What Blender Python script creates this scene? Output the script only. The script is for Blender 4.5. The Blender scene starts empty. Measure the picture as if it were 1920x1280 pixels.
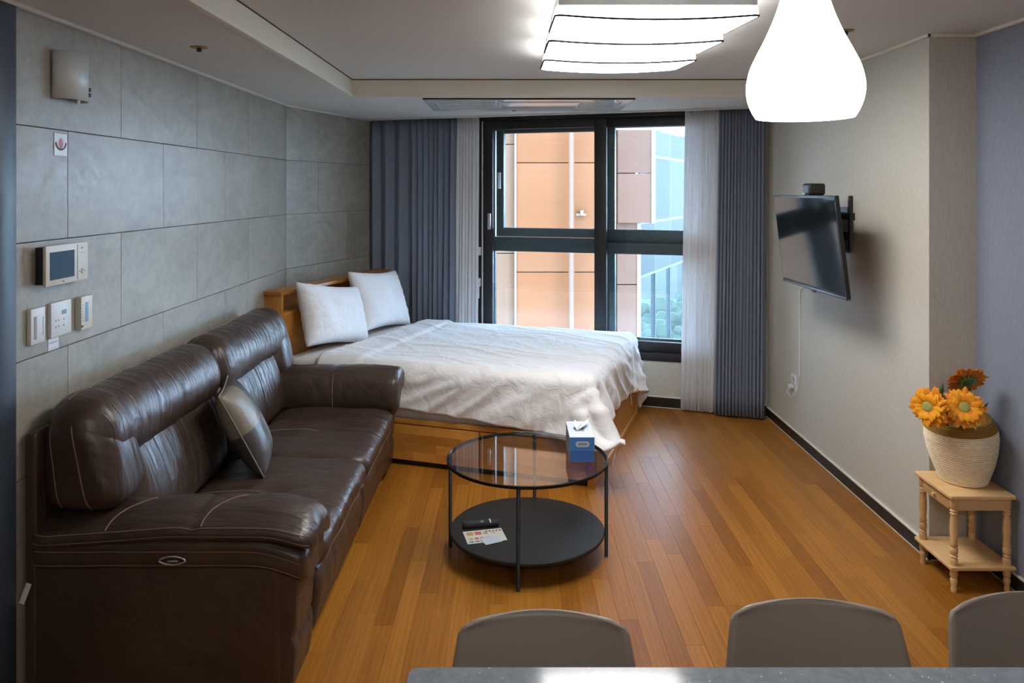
import bpy, bmesh, math, random
import numpy as np
from mathutils import Vector, Matrix, noise as mnoise

random.seed(7)
rng = np.random.default_rng(7)
SC = bpy.context.scene
COL = SC.collection
PI = math.pi

# ------------------------------------------------------------------ camera
F = 1470.0            # focal length in pixels of the 1920 px wide frame
HY = 356.0            # image row of the horizon
E = 1.72              # eye height
cam = bpy.data.cameras.new('camera')
cam.sensor_width = 36.0
cam.lens = 36.0 * F / 1920.0
cam.shift_y = -(640.0 - HY) / 1920.0
cam.clip_start = 0.05
cam.clip_end = 300
camo = bpy.data.objects.new('camera', cam)
camo.location = (0, 0, E)
camo.rotation_euler = (PI / 2, 0, 0)
COL.objects.link(camo)
SC.camera = camo

# ------------------------------------------------------------------ world, sun, exposure
SC.view_settings.view_transform = 'Standard'
SC.view_settings.look = 'None'
SC.view_settings.gamma = 1.0
SC.view_settings.use_curve_mapping = False
SC.view_settings.exposure = 0.85
SKY = 13.0
LAMP = 8.5
w = bpy.data.worlds.new('sky')
SC.world = w
w.use_nodes = True
bg = w.node_tree.nodes['Background']
bg.inputs[0].default_value = (0.56, 0.75, 1.0, 1)
bg.inputs[1].default_value = SKY
sun = bpy.data.lights.new('sun', 'SUN')
sun.energy = 2.4
sun.angle = 0.02
sun.color = (1.0, 0.90, 0.76)
suno = bpy.data.objects.new('sun', sun)
suno.rotation_euler = Vector((0.62, -0.52, 0.60)).to_track_quat('Z', 'Y').to_euler()
suno.location = (6, -4, 8)
COL.objects.link(suno)

# ------------------------------------------------------------------ node helpers
def M(name, col=(0.8, 0.8, 0.8), rough=0.5, metal=0.0, spec=0.5, emit=None, estr=0.0, coat=0.0):
    m = bpy.data.materials.new(name)
    m.use_nodes = True
    b = m.node_tree.nodes['Principled BSDF']
    b.inputs['Base Color'].default_value = (*col, 1)
    b.inputs['Roughness'].default_value = rough
    b.inputs['Metallic'].default_value = metal
    b.inputs['Specular IOR Level'].default_value = spec
    b.inputs['Coat Weight'].default_value = coat
    if emit:
        b.inputs['Emission Color'].default_value = (*emit, 1)
        b.inputs['Emission Strength'].default_value = estr
    return m

def nd(m, t, **kw):
    n = m.node_tree.nodes.new(t)
    for k, v in kw.items():
        setattr(n, k, v)
    return n

def lk(m, a, b):
    m.node_tree.links.new(a, b)

def bsdf(m):
    return m.node_tree.nodes['Principled BSDF']

def coords(m, scale=(1, 1, 1), rand=0.0, kind='Object'):
    tc = nd(m, 'ShaderNodeTexCoord')
    mp = nd(m, 'ShaderNodeMapping')
    mp.inputs['Scale'].default_value = scale
    lk(m, tc.outputs[kind], mp.inputs['Vector'])
    if rand:
        oi = nd(m, 'ShaderNodeObjectInfo')
        mul = nd(m, 'ShaderNodeMath', operation='MULTIPLY')
        mul.inputs[1].default_value = rand
        lk(m, oi.outputs['Random'], mul.inputs[0])
        cx = nd(m, 'ShaderNodeCombineXYZ')
        lk(m, mul.outputs[0], cx.inputs[0]); lk(m, mul.outputs[0], cx.inputs[1]); lk(m, mul.outputs[0], cx.inputs[2])
        lk(m, cx.outputs[0], mp.inputs['Location'])
    return mp.outputs[0]

def noise(m, vec, scale=5, detail=4, rough=0.5, dist=0.0):
    n = nd(m, 'ShaderNodeTexNoise')
    n.inputs['Scale'].default_value = scale
    n.inputs['Detail'].default_value = detail
    n.inputs['Roughness'].default_value = rough
    n.inputs['Distortion'].default_value = dist
    lk(m, vec, n.inputs['Vector'])
    return n.outputs['Fac']

def ramp(m, fac, stops):
    r = nd(m, 'ShaderNodeValToRGB')
    el = r.color_ramp.elements
    while len(el) < len(stops):
        el.new(0.5)
    for e, (p, c) in zip(el, stops):
        e.position = p
        e.color = (*c, 1)
    lk(m, fac, r.inputs[0])
    return r.outputs[0]

def mixc(m, fac, a, b, mode='MIX'):
    n = nd(m, 'ShaderNodeMix', data_type='RGBA', blend_type=mode)
    for sock, v in ((n.inputs[0], fac), (n.inputs[6], a), (n.inputs[7], b)):
        if hasattr(v, 'links'):
            lk(m, v, sock)
        elif isinstance(v, tuple):
            sock.default_value = (*v, 1)
        else:
            sock.default_value = v
    return n.outputs[2]

def bump(m, h, strength=0.2, dist=0.01, prev=None):
    b = nd(m, 'ShaderNodeBump')
    b.inputs['Strength'].default_value = strength
    b.inputs['Distance'].default_value = dist
    lk(m, h, b.inputs['Height'])
    if prev is not None:
        lk(m, prev, b.inputs['Normal'])
    return b.outputs[0]

# ------------------------------------------------------------------ materials
def mat_plank():
    m = M('plank wood', rough=0.36, spec=0.36)
    v = coords(m, (1, 1, 1), 37.0)
    mp = nd(m, 'ShaderNodeMapping'); mp.inputs['Scale'].default_value = (34, 1.6, 1)
    lk(m, v, mp.inputs[0])
    g = noise(m, mp.outputs[0], 1.0, 5, 0.6, 1.2)
    mp2 = nd(m, 'ShaderNodeMapping'); mp2.inputs['Scale'].default_value = (9, 1.0, 1)
    lk(m, v, mp2.inputs[0])
    wv = nd(m, 'ShaderNodeTexWave', wave_type='BANDS', bands_direction='X')
    wv.inputs['Scale'].default_value = 1.6; wv.inputs['Distortion'].default_value = 7.0
    wv.inputs['Detail'].default_value = 2.0; wv.inputs['Detail Scale'].default_value = 0.8
    lk(m, mp2.outputs[0], wv.inputs['Vector'])
    c1 = ramp(m, g, [(0.3, (0.29, 0.112, 0.0125)), (0.7, (0.385, 0.160, 0.021))])
    c2 = mixc(m, 0.22, c1, ramp(m, wv.outputs['Fac'], [(0.35, (0.19, 0.058, 0.007)), (0.8, (0.35, 0.135, 0.022))]))
    oi = nd(m, 'ShaderNodeObjectInfo')
    tint = ramp(m, oi.outputs['Random'], [(0.0, (0.74, 0.68, 0.60)), (0.3, (0.94, 0.92, 0.88)), (0.7, (1.02, 1.02, 1.0)), (1.0, (1.16, 1.20, 1.25))])
    c3 = mixc(m, 1.0, c2, tint, 'MULTIPLY')
    lk(m, c3, bsdf(m).inputs['Base Color'])
    lk(m, bump(m, g, 0.10, 0.002), bsdf(m).inputs['Normal'])
    return m

def mat_tile():
    m = M('grey stone tile', rough=0.4, spec=0.38)
    v = coords(m, (1, 1, 1), 23.0)
    n1 = noise(m, v, 2.2, 6, 0.62, 0.6)
    n2 = noise(m, v, 26, 4, 0.7)
    mp = nd(m, 'ShaderNodeMapping'); mp.inputs['Rotation'].default_value = (0.9, 0.3, 0.2); mp.inputs['Scale'].default_value = (1, 2.0, 4.5)
    lk(m, v, mp.inputs[0])
    n3 = noise(m, mp.outputs[0], 1.5, 5, 0.6, 1.5)
    c = ramp(m, n1, [(0.28, (0.235, 0.218, 0.180)), (0.72, (0.375, 0.348, 0.295))])
    c = mixc(m, 0.35, c, ramp(m, n2, [(0.3, (0.19, 0.176, 0.148)), (0.72, (0.47, 0.438, 0.375))]))
    c = mixc(m, 0.20, c, ramp(m, n3, [(0.38, (0.22, 0.205, 0.172)), (0.62, (0.46, 0.43, 0.37))]))
    lk(m, c, bsdf(m).inputs['Base Color'])
    lk(m, ramp(m, n2, [(0.3, (0.33,) * 3), (0.7, (0.48,) * 3)]), bsdf(m).inputs['Roughness'])
    lk(m, bump(m, n2, 0.12, 0.003), bsdf(m).inputs['Normal'])
    return m

def mat_paper(name, col, fine=(160, 160, 30), amt=0.08, rough=0.85):
    m = M(name, col, rough=rough, spec=0.25)
    v = coords(m, fine)
    n = noise(m, v, 1.0, 3, 0.6)
    lo = tuple(c * (1 - amt) for c in col); hi = tuple(min(1, c * (1 + amt)) for c in col)
    lk(m, ramp(m, n, [(0.3, lo), (0.7, hi)]), bsdf(m).inputs['Base Color'])
    lk(m, bump(m, n, 0.15, 0.002), bsdf(m).inputs['Normal'])
    return m

def mat_leather():
    m = M('brown leather', (0.035, 0.020, 0.014), rough=0.34, spec=0.6)
    v = coords(m, (1, 1, 1))
    mp = nd(m, 'ShaderNodeMapping'); mp.inputs['Scale'].default_value = (2.5, 13, 2.5)
    lk(m, v, mp.inputs[0])
    wr = noise(m, mp.outputs[0], 1.4, 3, 0.55, 0.8)
    big = noise(m, v, 5.0, 3, 0.5, 0.4)
    gr = noise(m, v, 240, 2, 0.5)
    n1 = bump(m, wr, 0.55, 0.022)
    n2 = bump(m, big, 0.5, 0.03, n1)
    n3 = bump(m, gr, 0.12, 0.001, n2)
    lk(m, n3, bsdf(m).inputs['Normal'])
    lk(m, ramp(m, big, [(0.3, (0.040, 0.0235, 0.0165)), (0.7, (0.058, 0.035, 0.025))]), bsdf(m).inputs['Base Color'])
    lk(m, ramp(m, wr, [(0.3, (0.32,) * 3), (0.7, (0.45,) * 3)]), bsdf(m).inputs['Roughness'])
    return m

def mat_cloth(name, col, wr_scale=7, wr=0.35, rough=0.9, sheen=0.2):
    m = M(name, col, rough=rough, spec=0.2)
    v = coords(m, (1, 1, 1))
    a = noise(m, v, wr_scale, 4, 0.55, 1.4)
    b = noise(m, v, 420, 2, 0.5)
    n1 = bump(m, a, wr, 0.02)
    n2 = bump(m, b, 0.1, 0.001, n1)
    lk(m, n2, bsdf(m).inputs['Normal'])
    bsdf(m).inputs['Sheen Weight'].default_value = sheen
    return m

def mat_wood(name, lo, hi, axis='X', scale=1.0, rough=0.4, rand=11.0):
    m = M(name, rough=rough, spec=0.45)
    s = {'X': (1.2, 16, 16), 'Y': (16, 1.2, 16), 'Z': (16, 16, 1.2)}[axis]
    v = coords(m, tuple(q * scale for q in s), rand)
    g = noise(m, v, 1.0, 5, 0.6, 1.0)
    v2 = coords(m, (3, 3, 3), rand)
    g2 = noise(m, v2, 1.2, 3, 0.5)
    c = ramp(m, g, [(0.3, lo), (0.7, hi)])
    c = mixc(m, 0.25, c, ramp(m, g2, [(0.35, lo), (0.65, hi)]))
    oi = nd(m, 'ShaderNodeObjectInfo')
    c = mixc(m, 1.0, c, ramp(m, oi.outputs['Random'], [(0.0, (0.70, 0.64, 0.58)), (0.4, (0.95, 0.94, 0.92)), (1.0, (1.08, 1.08, 1.06))]), 'MULTIPLY')
    lk(m, c, bsdf(m).inputs['Base Color'])
    lk(m, bump(m, g, 0.08, 0.002), bsdf(m).inputs['Normal'])
    return m

def mat_thin_glass(name, tint=(1, 1, 1), ior=1.5, rough=0.0):
    m = bpy.data.materials.new(name); m.use_nodes = True
    nt = m.node_tree; nt.nodes.clear()
    out = nd(m, 'ShaderNodeOutputMaterial')
    tr = nd(m, 'ShaderNodeBsdfTransparent'); tr.inputs[0].default_value = (*tint, 1)
    gl = nd(m, 'ShaderNodeBsdfGlossy'); gl.inputs['Roughness'].default_value = rough
    fr = nd(m, 'ShaderNodeFresnel')
    ge = nd(m, 'ShaderNodeNewGeometry')
    mr = nd(m, 'ShaderNodeMapRange')
    mr.inputs['To Min'].default_value = ior; mr.inputs['To Max'].default_value = 1.0 / ior
    lk(m, ge.outputs['Backfacing'], mr.inputs['Value']); lk(m, mr.outputs[0], fr.inputs[0])
    mx = nd(m, 'ShaderNodeMixShader')
    lk(m, fr.outputs[0], mx.inputs[0]); lk(m, tr.outputs[0], mx.inputs[1]); lk(m, gl.outputs[0], mx.inputs[2])
    lk(m, mx.outputs[0], out.inputs[0])
    return m

def mat_sheer():
    m = bpy.data.materials.new('sheer voile'); m.use_nodes = True
    nt = m.node_tree; nt.nodes.clear()
    out = nd(m, 'ShaderNodeOutputMaterial')
    tr = nd(m, 'ShaderNodeBsdfTransparent')
    df = nd(m, 'ShaderNodeBsdfDiffuse'); df.inputs[0].default_value = (0.86, 0.86, 0.87, 1)
    tl = nd(m, 'ShaderNodeBsdfTranslucent'); tl.inputs[0].default_value = (0.86, 0.87, 0.88, 1)
    a = nd(m, 'ShaderNodeMixShader'); a.inputs[0].default_value = 0.34
    lk(m, df.outputs[0], a.inputs[1]); lk(m, tl.outputs[0], a.inputs[2])
    b = nd(m, 'ShaderNodeMixShader'); b.inputs[0].default_value = 0.88
    lk(m, tr.outputs[0], b.inputs[1]); lk(m, a.outputs[0], b.inputs[2])
    lk(m, b.outputs[0], out.inputs[0])
    return m

MT = dict(
    plank=mat_plank(), tile=mat_tile(),
    grout=M('dark grout', (0.045, 0.042, 0.038), 0.9),
    wall=mat_paper('cream wallpaper', (0.52, 0.495, 0.43)),
    blue_wall=mat_paper('blue grey wallpaper', (0.24, 0.27, 0.35)),
    ceiling=mat_paper('white ceiling paper', (0.71, 0.71, 0.69), (60, 60, 60), 0.03),
    trim=M('cream painted moulding', (0.72, 0.69, 0.60), 0.5),
    dark=M('near black plastic', (0.012, 0.012, 0.013), 0.45),
    black_metal=M('black powder coated metal', (0.006, 0.006, 0.006), 0.5, spec=0.25),
    baseboard=mat_wood('black wood baseboard', (0.008, 0.007, 0.006), (0.02, 0.018, 0.016), 'Y', 1, 0.4),
    jamb=M('dark blue grey door frame', (0.035, 0.045, 0.065), 0.4),
    winframe=mat_wood('dark brown window frame', (0.006, 0.006, 0.008), (0.018, 0.016, 0.018), 'Z', 2, 0.45),
    outframe=M('teal grey outer frame', (0.035, 0.065, 0.075), 0.45),
    steel=M('brushed steel', (0.55, 0.55, 0.56), 0.3, 1.0),
    chrome=M('chrome', (0.8, 0.8, 0.8), 0.12, 1.0),
    white=M('white plastic', (0.66, 0.68, 0.70), 0.4),
    cream_plastic=M('cream plastic', (0.62, 0.60, 0.52), 0.4),
    leather=mat_leather(),
    stitch=M('tan stitching', (0.22, 0.15, 0.11), 0.8),
    bedwood=mat_wood('honey oak', (0.50, 0.205, 0.034), (0.72, 0.34, 0.075), 'X', 1, 0.38),
    bedwood2=mat_wood('honey oak upright', (0.47, 0.20, 0.034), (0.70, 0.33, 0.075), 'Z', 1, 0.38),
    pine=mat_wood('pale pine', (0.60, 0.36, 0.15), (0.78, 0.52, 0.26), 'X', 0.8, 0.38),
    duvet=mat_cloth('white cotton duvet', (0.82, 0.82, 0.84), 9, 0.42),
    pillow=mat_cloth('white cotton pillow', (0.80, 0.80, 0.82), 8, 0.5),
    sheet=mat_cloth('white fitted sheet', (0.80, 0.79, 0.79), 10, 0.5),
    curtain=mat_cloth('slate blue curtain fabric', (0.19, 0.225, 0.295), 30, 0.1, 0.85, 0.1),
    sheer=mat_sheer(),
    glass=mat_thin_glass('window glass', (0.93, 0.96, 0.97), 1.45),
    table_glass=mat_thin_glass('smoked table glass', (0.90, 0.92, 0.93), 1.7),
    shelf=mat_paper('black shelf laminate', (0.020, 0.019, 0.019), (300, 300, 300), 0.2, 0.5),
    chair=M('taupe plastic', (0.20, 0.165, 0.135), 0.42),
    chair_rim=M('pale taupe edge', (0.30, 0.26, 0.22), 0.45),  # paler rim colour paints in the thin highlight along the shell edge
    tvscreen=M('dark glossy screen', (0.006, 0.007, 0.009), 0.08, spec=0.8),
)

# speckled quartz
m = M('speckled grey quartz', rough=0.10, spec=0.5)
v = coords(m, (1, 1, 1))
vo = nd(m, 'ShaderNodeTexVoronoi'); vo.inputs['Scale'].default_value = 260
lk(m, v, vo.inputs['Vector'])
c1 = ramp(m, noise(m, v, 60, 3), [(0.3, (0.19, 0.215, 0.25)), (0.7, (0.25, 0.275, 0.31))])
c2 = mixc(m, ramp(m, vo.outputs['Color'], [(0.93, (0, 0, 0)), (0.96, (1, 1, 1))]), c1, (0.75, 0.76, 0.78))
c2 = mixc(m, ramp(m, vo.outputs['Distance'], [(0.0, (0.35, 0.35, 0.35)), (0.12, (0, 0, 0))]), c2, (0.08, 0.08, 0.09))
lk(m, c2, bsdf(m).inputs['Base Color'])
MT['quartz'] = m

# ------------------------------------------------------------------ object helpers
def link(name, me, mat=None, parent=None, smooth=False):
    o = bpy.data.objects.new(name, me)
    COL.objects.link(o)
    if mat is not None:
        me.materials.clear()
        me.materials.append(mat)
    if smooth:
        me.polygons.foreach_set('use_smooth', [True] * len(me.polygons))
    if parent is not None:
        o.parent = parent
        o.matrix_parent_inverse = parent.matrix_world.inverted()
    return o

def pyd(name, verts, faces, mat=None, parent=None, smooth=False):
    me = bpy.data.meshes.new(name)
    me.from_pydata([tuple(v) for v in verts], [], [tuple(f) for f in faces])
    me.update()
    return link(name, me, mat, parent, smooth)

def tag(o, label=None, cat=None, group=None, kind=None):
    if label: o['label'] = label
    if cat: o['category'] = cat
    if group: o['group'] = group
    if kind: o['kind'] = kind
    return o

def thing(name, loc, label, cat, rz=0.0, group=None, kind=None):
    o = bpy.data.objects.new(name, None)
    o.empty_display_size = 0.1
    o.location = loc
    o.rotation_euler = (0, 0, rz)
    COL.objects.link(o)
    bpy.context.view_layer.update()
    return tag(o, label, cat, group, kind)

def finish(name, bm, mat, parent, smooth=False, bev=0.0, seg=2, xf=None):
    if bev:
        bmesh.ops.bevel(bm, geom=list(bm.edges), offset=bev, segments=seg, profile=0.6, affect='EDGES', clamp_overlap=True)
    if xf is not None:
        bmesh.ops.transform(bm, matrix=xf, verts=bm.verts)
    bmesh.ops.recalc_face_normals(bm, faces=bm.faces)
    me = bpy.data.meshes.new(name)
    bm.to_mesh(me); bm.free()
    o = link(name, me, mat, parent)
    if smooth or bev:
        me.polygons.foreach_set('use_smooth', [True] * len(me.polygons))
        if not smooth:
            try:
                me.set_sharp_from_angle(angle=math.radians(35))
            except Exception:
                pass
    return o

def bmbox(bm, x0, x1, y0, y1, z0, z1):
    r = bmesh.ops.create_cube(bm, size=1.0)
    bmesh.ops.scale(bm, vec=(x1 - x0, y1 - y0, z1 - z0), verts=r['verts'])
    bmesh.ops.translate(bm, vec=((x0 + x1) / 2, (y0 + y1) / 2, (z0 + z1) / 2), verts=r['verts'])

def box(name, b, mat, parent=None, bev=0.0, xf=None, seg=2):
    bm = bmesh.new()
    bmbox(bm, *b)
    return finish(name, bm, mat, parent, bev=bev, xf=xf, seg=seg)

def boxes(name, bs, mat, parent=None, bev=0.0, xf=None):
    bm = bmesh.new()
    for b in bs:
        bmbox(bm, *b)
    return finish(name, bm, mat, parent, bev=bev, xf=xf)

def lathe(name, prof, mat, parent=None, n=48, xf=None, smooth=True, cap=False):
    vs, fs = [], []
    for r, z in prof:
        for k in range(n):
            a = 2 * PI * k / n
            vs.append((r * math.cos(a), r * math.sin(a), z))
    for i in range(len(prof) - 1):
        for k in range(n):
            k2 = (k + 1) % n
            fs.append((i * n + k, i * n + k2, (i + 1) * n + k2, (i + 1) * n + k))
    if cap:
        fs.append(tuple(reversed(range(n))))
        fs.append(tuple((len(prof) - 1) * n + k for k in range(n)))
    if xf is not None:
        vs = [xf @ Vector(v) for v in vs]
    o = pyd(name, vs, fs, mat, parent, smooth)
    if smooth:
        try:
            o.data.set_sharp_from_angle(angle=math.radians(50))
        except Exception:
            pass
    return o

def tube(name, pts, r, mat, parent=None, n=8, smooth=True):
    pts = [Vector(p) for p in pts]
    vs, fs = [], []
    up = Vector((0, 0, 1))
    for i, p in enumerate(pts):
        a = pts[max(0, i - 1)]; b = pts[min(len(pts) - 1, i + 1)]
        t = (b - a).normalized()
        s = t.cross(up)
        if s.length < 1e-3: s = t.cross(Vector((1, 0, 0)))
        s.normalize(); u = s.cross(t)
        rr = r[i] if isinstance(r, (list, tuple)) else r
        for k in range(n):
            an = 2 * PI * k / n
            vs.append(p + s * rr * math.cos(an) + u * rr * math.sin(an))
    for i in range(len(pts) - 1):
        for k in range(n):
            k2 = (k + 1) % n
            fs.append((i * n + k, i * n + k2, (i + 1) * n + k2, (i + 1) * n + k))
    fs.append(tuple(range(n))); fs.append(tuple((len(pts) - 1) * n + k for k in range(n)))
    return pyd(name, vs, fs, mat, parent, smooth)

def closed_spline(P, n):
    P = [Vector((p[0], p[1], 0)) for p in P]
    out = []
    N = len(P)
    per = max(2, n // N)
    for i in range(N):
        p0, p1, p2, p3 = P[i - 1], P[i], P[(i + 1) % N], P[(i + 2) % N]
        for k in range(per):
            t = k / per
            q = 0.5 * ((2 * p1) + (p2 - p0) * t + (2 * p0 - 5 * p1 + 4 * p2 - p3) * t * t + (3 * p1 - p0 - 3 * p2 + p3) * t ** 3)
            out.append((q.x, q.y))
    return out

def cushion(name, prof, a0, a1, r, mat, parent, axis='Y', nsec=44, p=2.2, npro=56, bulge=0.0, warp=None, puck=0.0):
    """closed profile lofted along an axis with pillow-rounded ends; profile is (x,z) for Y, (y,z) for X"""
    P = closed_spline(prof, npro)
    cx = sum(q[0] for q in P) / len(P); cz = sum(q[1] for q in P) / len(P)
    n = len(P)
    L = a1 - a0
    ts = []
    ne = 9
    for k in range(ne):
        ts.append(r * (1 - math.cos(PI / 2 * (k / ne))))
    for k in range(nsec + 1):
        ts.append(r + (L - 2 * r) * k / nsec)
    for k in range(ne):
        ts.append(L - r * (1 - math.cos(PI / 2 * ((ne - 1 - k) / ne))))
    vs, fs = [], []
    ext = max(max(abs(q[0] - cx) for q in P), max(abs(q[1] - cz) for q in P))
    for t in ts:
        d = min(t, L - t)
        u = 1.0 if d >= r else (1 - (1 - d / r) ** p) ** (1 / p)
        b = 1 + bulge * math.sin(PI * t / L)
        for (x, z) in P:
            dx, dz = x - cx, z - cz
            dist = math.hypot(dx, dz) + 1e-9
            shrink = max(0.02, 1 - (1 - u) * min(1.0, r / dist)) * b
            X, Z = cx + dx * shrink, cz + dz * shrink
            A = a0 + t
            co = Vector((X, A, Z)) if axis == 'Y' else Vector((A, X, Z))
            if puck:
                nn = mnoise.noise(Vector((co.x * 6, co.y * 6, co.z * 6)))
                nn += 0.6 * mnoise.noise(Vector((co.x * 4, co.y * 22, co.z * 4)) if axis == 'Y' else Vector((co.x * 18, co.y * 5, co.z * 5)))
                dirv = Vector((dx, 0, dz)) if axis == 'Y' else Vector((0, dx, dz))
                co += dirv.normalized() * nn * puck
            if warp: co = warp(co)
            vs.append(co)
    m_ = len(ts)
    for i in range(m_ - 1):
        for k in range(n):
            k2 = (k + 1) % n
            fs.append((i * n + k, i * n + k2, (i + 1) * n + k2, (i + 1) * n + k))
    fs.append(tuple(range(n))); fs.append(tuple((m_ - 1) * n + k for k in range(n)))
    o = pyd(name, vs, fs, mat, parent, True)
    bm = bmesh.new(); bm.from_mesh(o.data)
    bmesh.ops.recalc_face_normals(bm, faces=bm.faces)
    bm.to_mesh(o.data); bm.free()
    return o

def pillow_mesh(name, w_, h_, t_, mat, parent, xf, n=34, wr=0.006, seed=0, pinch=0.05):
    """soft rectangular pillow in the XZ plane, thickness along Y"""
    vs, fs = [], []
    idx = {}
    for side in (1, -1):
        for i in range(n + 1):
            for j in range(n + 1):
                a = -1 + 2 * i / n; b = -1 + 2 * j / n
                ea = 1 - abs(a) ** 2.6; eb = 1 - abs(b) ** 2.6
                th = (max(0, ea) * max(0, eb)) ** 0.42
                sx = 1 - pinch * (1 - b * b) * abs(a) ** 2 * 1.0
                sz = 1 - pinch * (1 - a * a) * abs(b) ** 2 * 1.0
                x = a * w_ / 2 * sx; z = b * h_ / 2 * sz
                y = side * t_ / 2 * th
                q = Vector((x * 7 + seed, z * 7, side * 2.0))
                edge = math.exp(-((1 - abs(a)) ** 2) * 14) + math.exp(-((1 - abs(b)) ** 2) * 14)
                y += side * th * (wr * mnoise.noise(q) * 2 + wr * edge * 1.6 * mnoise.noise(Vector((x * 30 * (abs(b) > abs(a)) + seed, z * 30 * (abs(a) >= abs(b)), 5))))
                on = i in (0, n) or j in (0, n)
                if on and side == -1:
                    idx[(side, i, j)] = idx[(1, i, j)]
                    continue
                idx[(side, i, j)] = len(vs)
                vs.append(Vector((x, y, z)))
    for side in (1, -1):
        for i in range(n):
            for j in range(n):
                f = [idx[(side, i, j)], idx[(side, i + 1, j)], idx[(side, i + 1, j + 1)], idx[(side, i, j + 1)]]
                if side == 1: f.reverse()
                fs.append(f)
    if xf is not None: vs = [xf @ q for q in vs]
    return pyd(name, vs, fs, mat, parent, True)

def frame_xf(origin, ex, ey, ez):
    return Matrix(((ex[0], ey[0], ez[0], origin[0]), (ex[1], ey[1], ez[1], origin[1]), (ex[2], ey[2], ez[2], origin[2]), (0, 0, 0, 1)))

def PX(px, Y):
    return (px - 960.0) * Y / F

def PZ(py, Y):
    return E - (py - HY) * Y / F

# ------------------------------------------------------------------ room constants
XL, XR = -1.65, 1.9435
A2 = Vector((XL, 5.727))                  # end of long tiled wall
DW2 = Vector((0.3125, 0.950))             # angled tiled wall direction
DW2.normalize()
B2 = A2 + DW2 * 1.346
DWN = Vector((0.9498, -0.3129)); DWN.normalize()   # window wall direction
NIN = Vector((-DWN.y * -1, 0)) if False else Vector((DWN.y, -DWN.x))  # points into the room
ZS, ZU = 2.340, 2.445                     # soffit / raised ceiling
YT = 5.145                                # back edge of tray
XT = -1.06                                # left edge of tray
YR = 3.653; XB = 2.165

def wxf(off=0.0):
    """matrix: local x along window wall, local y out of the room, z up"""
    o = B2 + NIN * off
    return frame_xf((o.x, o.y, 0), (DWN.x, DWN.y, 0), (-NIN.x, -NIN.y, 0), (0, 0, 1))

def sW(px, off=0.0):
    o = B2 + NIN * off
    r = (px - 960.0) / F
    return (r * o.y - o.x) / (DWN.x - r * DWN.y)

def WP(s, off=0.0):
    return B2 + NIN * off + DWN * s

# ------------------------------------------------------------------ floor with planks
fl = box('floor', (-1.9, 2.4, -2.2, 8.0, -0.12, -0.010), MT['grout'])
tag(fl, kind='structure')
PW, PL = 0.075, 0.90
planks = []
ncol = int((XB + 0.05 - (XL - 0.05)) / PW) + 1
for c in range(ncol):
    x0 = XL - 0.02 + c * PW
    off = random.random() * PL
    y = -2.1 - off
    while y < 7.2:
        planks.append((x0, max(y, -2.1), min(y + PL, 7.2)))
        y += PL
def pscore(p):
    x, y0, y1 = p[0] + PW / 2, p[1], p[2]
    ym = (y0 + y1) / 2
    if ym < 2.0: return 1e3 - ym
    if x < -0.85 and ym < 5.6: return 500 + x
    wl = 6.60 - 0.3295 * x
    if ym > wl + 0.35: return 900
    u = (x - 0.479) * -0.95 + (ym - 4.518) * 0.3129; v_ = (x - 0.479) * 0.3129 + (ym - 4.518) * 0.95
    if 0.2 < u and 0.35 < v_ < 1.5: return 300 + ym
    return ym
planks.sort(key=pscore)
rest = []
for i, (x0, y0, y1) in enumerate(planks):
    if y1 - y0 < 0.01: continue
    g = 0.0002
    b = (x0 + g, x0 + PW - g, y0 + g, y1 - g, -0.010, 0.0)
    vs = [(b[0], b[2], b[4]), (b[1], b[2], b[4]), (b[1], b[3], b[4]), (b[0], b[3], b[4]),
          (b[0], b[2], b[5] - 0.0005), (b[1], b[2], b[5] - 0.0005), (b[1], b[3], b[5] - 0.0005), (b[0], b[3], b[5] - 0.0005),
          (b[0] + .0005, b[2] + .0005, b[5]), (b[1] - .0005, b[2] + .0005, b[5]), (b[1] - .0005, b[3] - .0005, b[5]), (b[0] + .0005, b[3] - .0005, b[5])]
    fs = [(0, 1, 5, 4), (1, 2, 6, 5), (2, 3, 7, 6), (3, 0, 4, 7), (4, 5, 9, 8), (5, 6, 10, 9), (6, 7, 11, 10), (7, 4, 8, 11), (8, 9, 10, 11)]
    if i < 298:
        pyd('plank', vs, fs, MT['plank'], fl)
    else:
        rest.append((vs, fs))
V, Fc = [], []
for vs, fs in rest:
    o_ = len(V); V += vs; Fc += [tuple(q + o_ for q in f) for f in fs]
tag(pyd('plank_field', V, Fc, MT['plank'], fl), kind='stuff')

# ------------------------------------------------------------------ walls
T = 0.15
def tiles_on(parent, xf, rows, L, joints_fn, z_top):
    for ri, (z0, z1) in enumerate(rows):
        js = [0.0] + [j for j in joints_fn(ri) if 0.03 < j < L - 0.03] + [L]
        for a, b in zip(js[:-1], js[1:]):
            g = 0.0014
            d = 0.0005 * random.random()
            box('tile', (a + g, b - g, -0.009, 0.0 + d, z0 + g, z1 - g), MT['tile'], parent, bev=0.0009, seg=1, xf=xf)

# left wall, tiled; local x runs along +Y, local y points into the room (+X)
ZR = [1.9386, 1.541, 1.1435, 0.746, 0.3485]
rows = [(1.9386, ZS), (1.541, 1.9386), (1.1435, 1.541), (0.746, 1.1435), (0.3485, 0.746), (0.0, 0.3485)]
YJ = 2.594
wl = box('wall_left', (XL - T, XL - 0.009, YJ - 0.3, A2.y + 0.1, 0, 2.6), MT['grout']); tag(wl, kind='structure')
xfl = frame_xf((XL, YJ, 0), (0, 1, 0), (1, 0, 0), (0, 0, 1))
def jl(ri):
    base = 3.309 if ri % 2 == 0 else 2.912
    return [base - YJ + 0.798 * k for k in range(0, 6)]
tiles_on(wl, xfl, rows, A2.y - YJ, jl, ZS)
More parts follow.
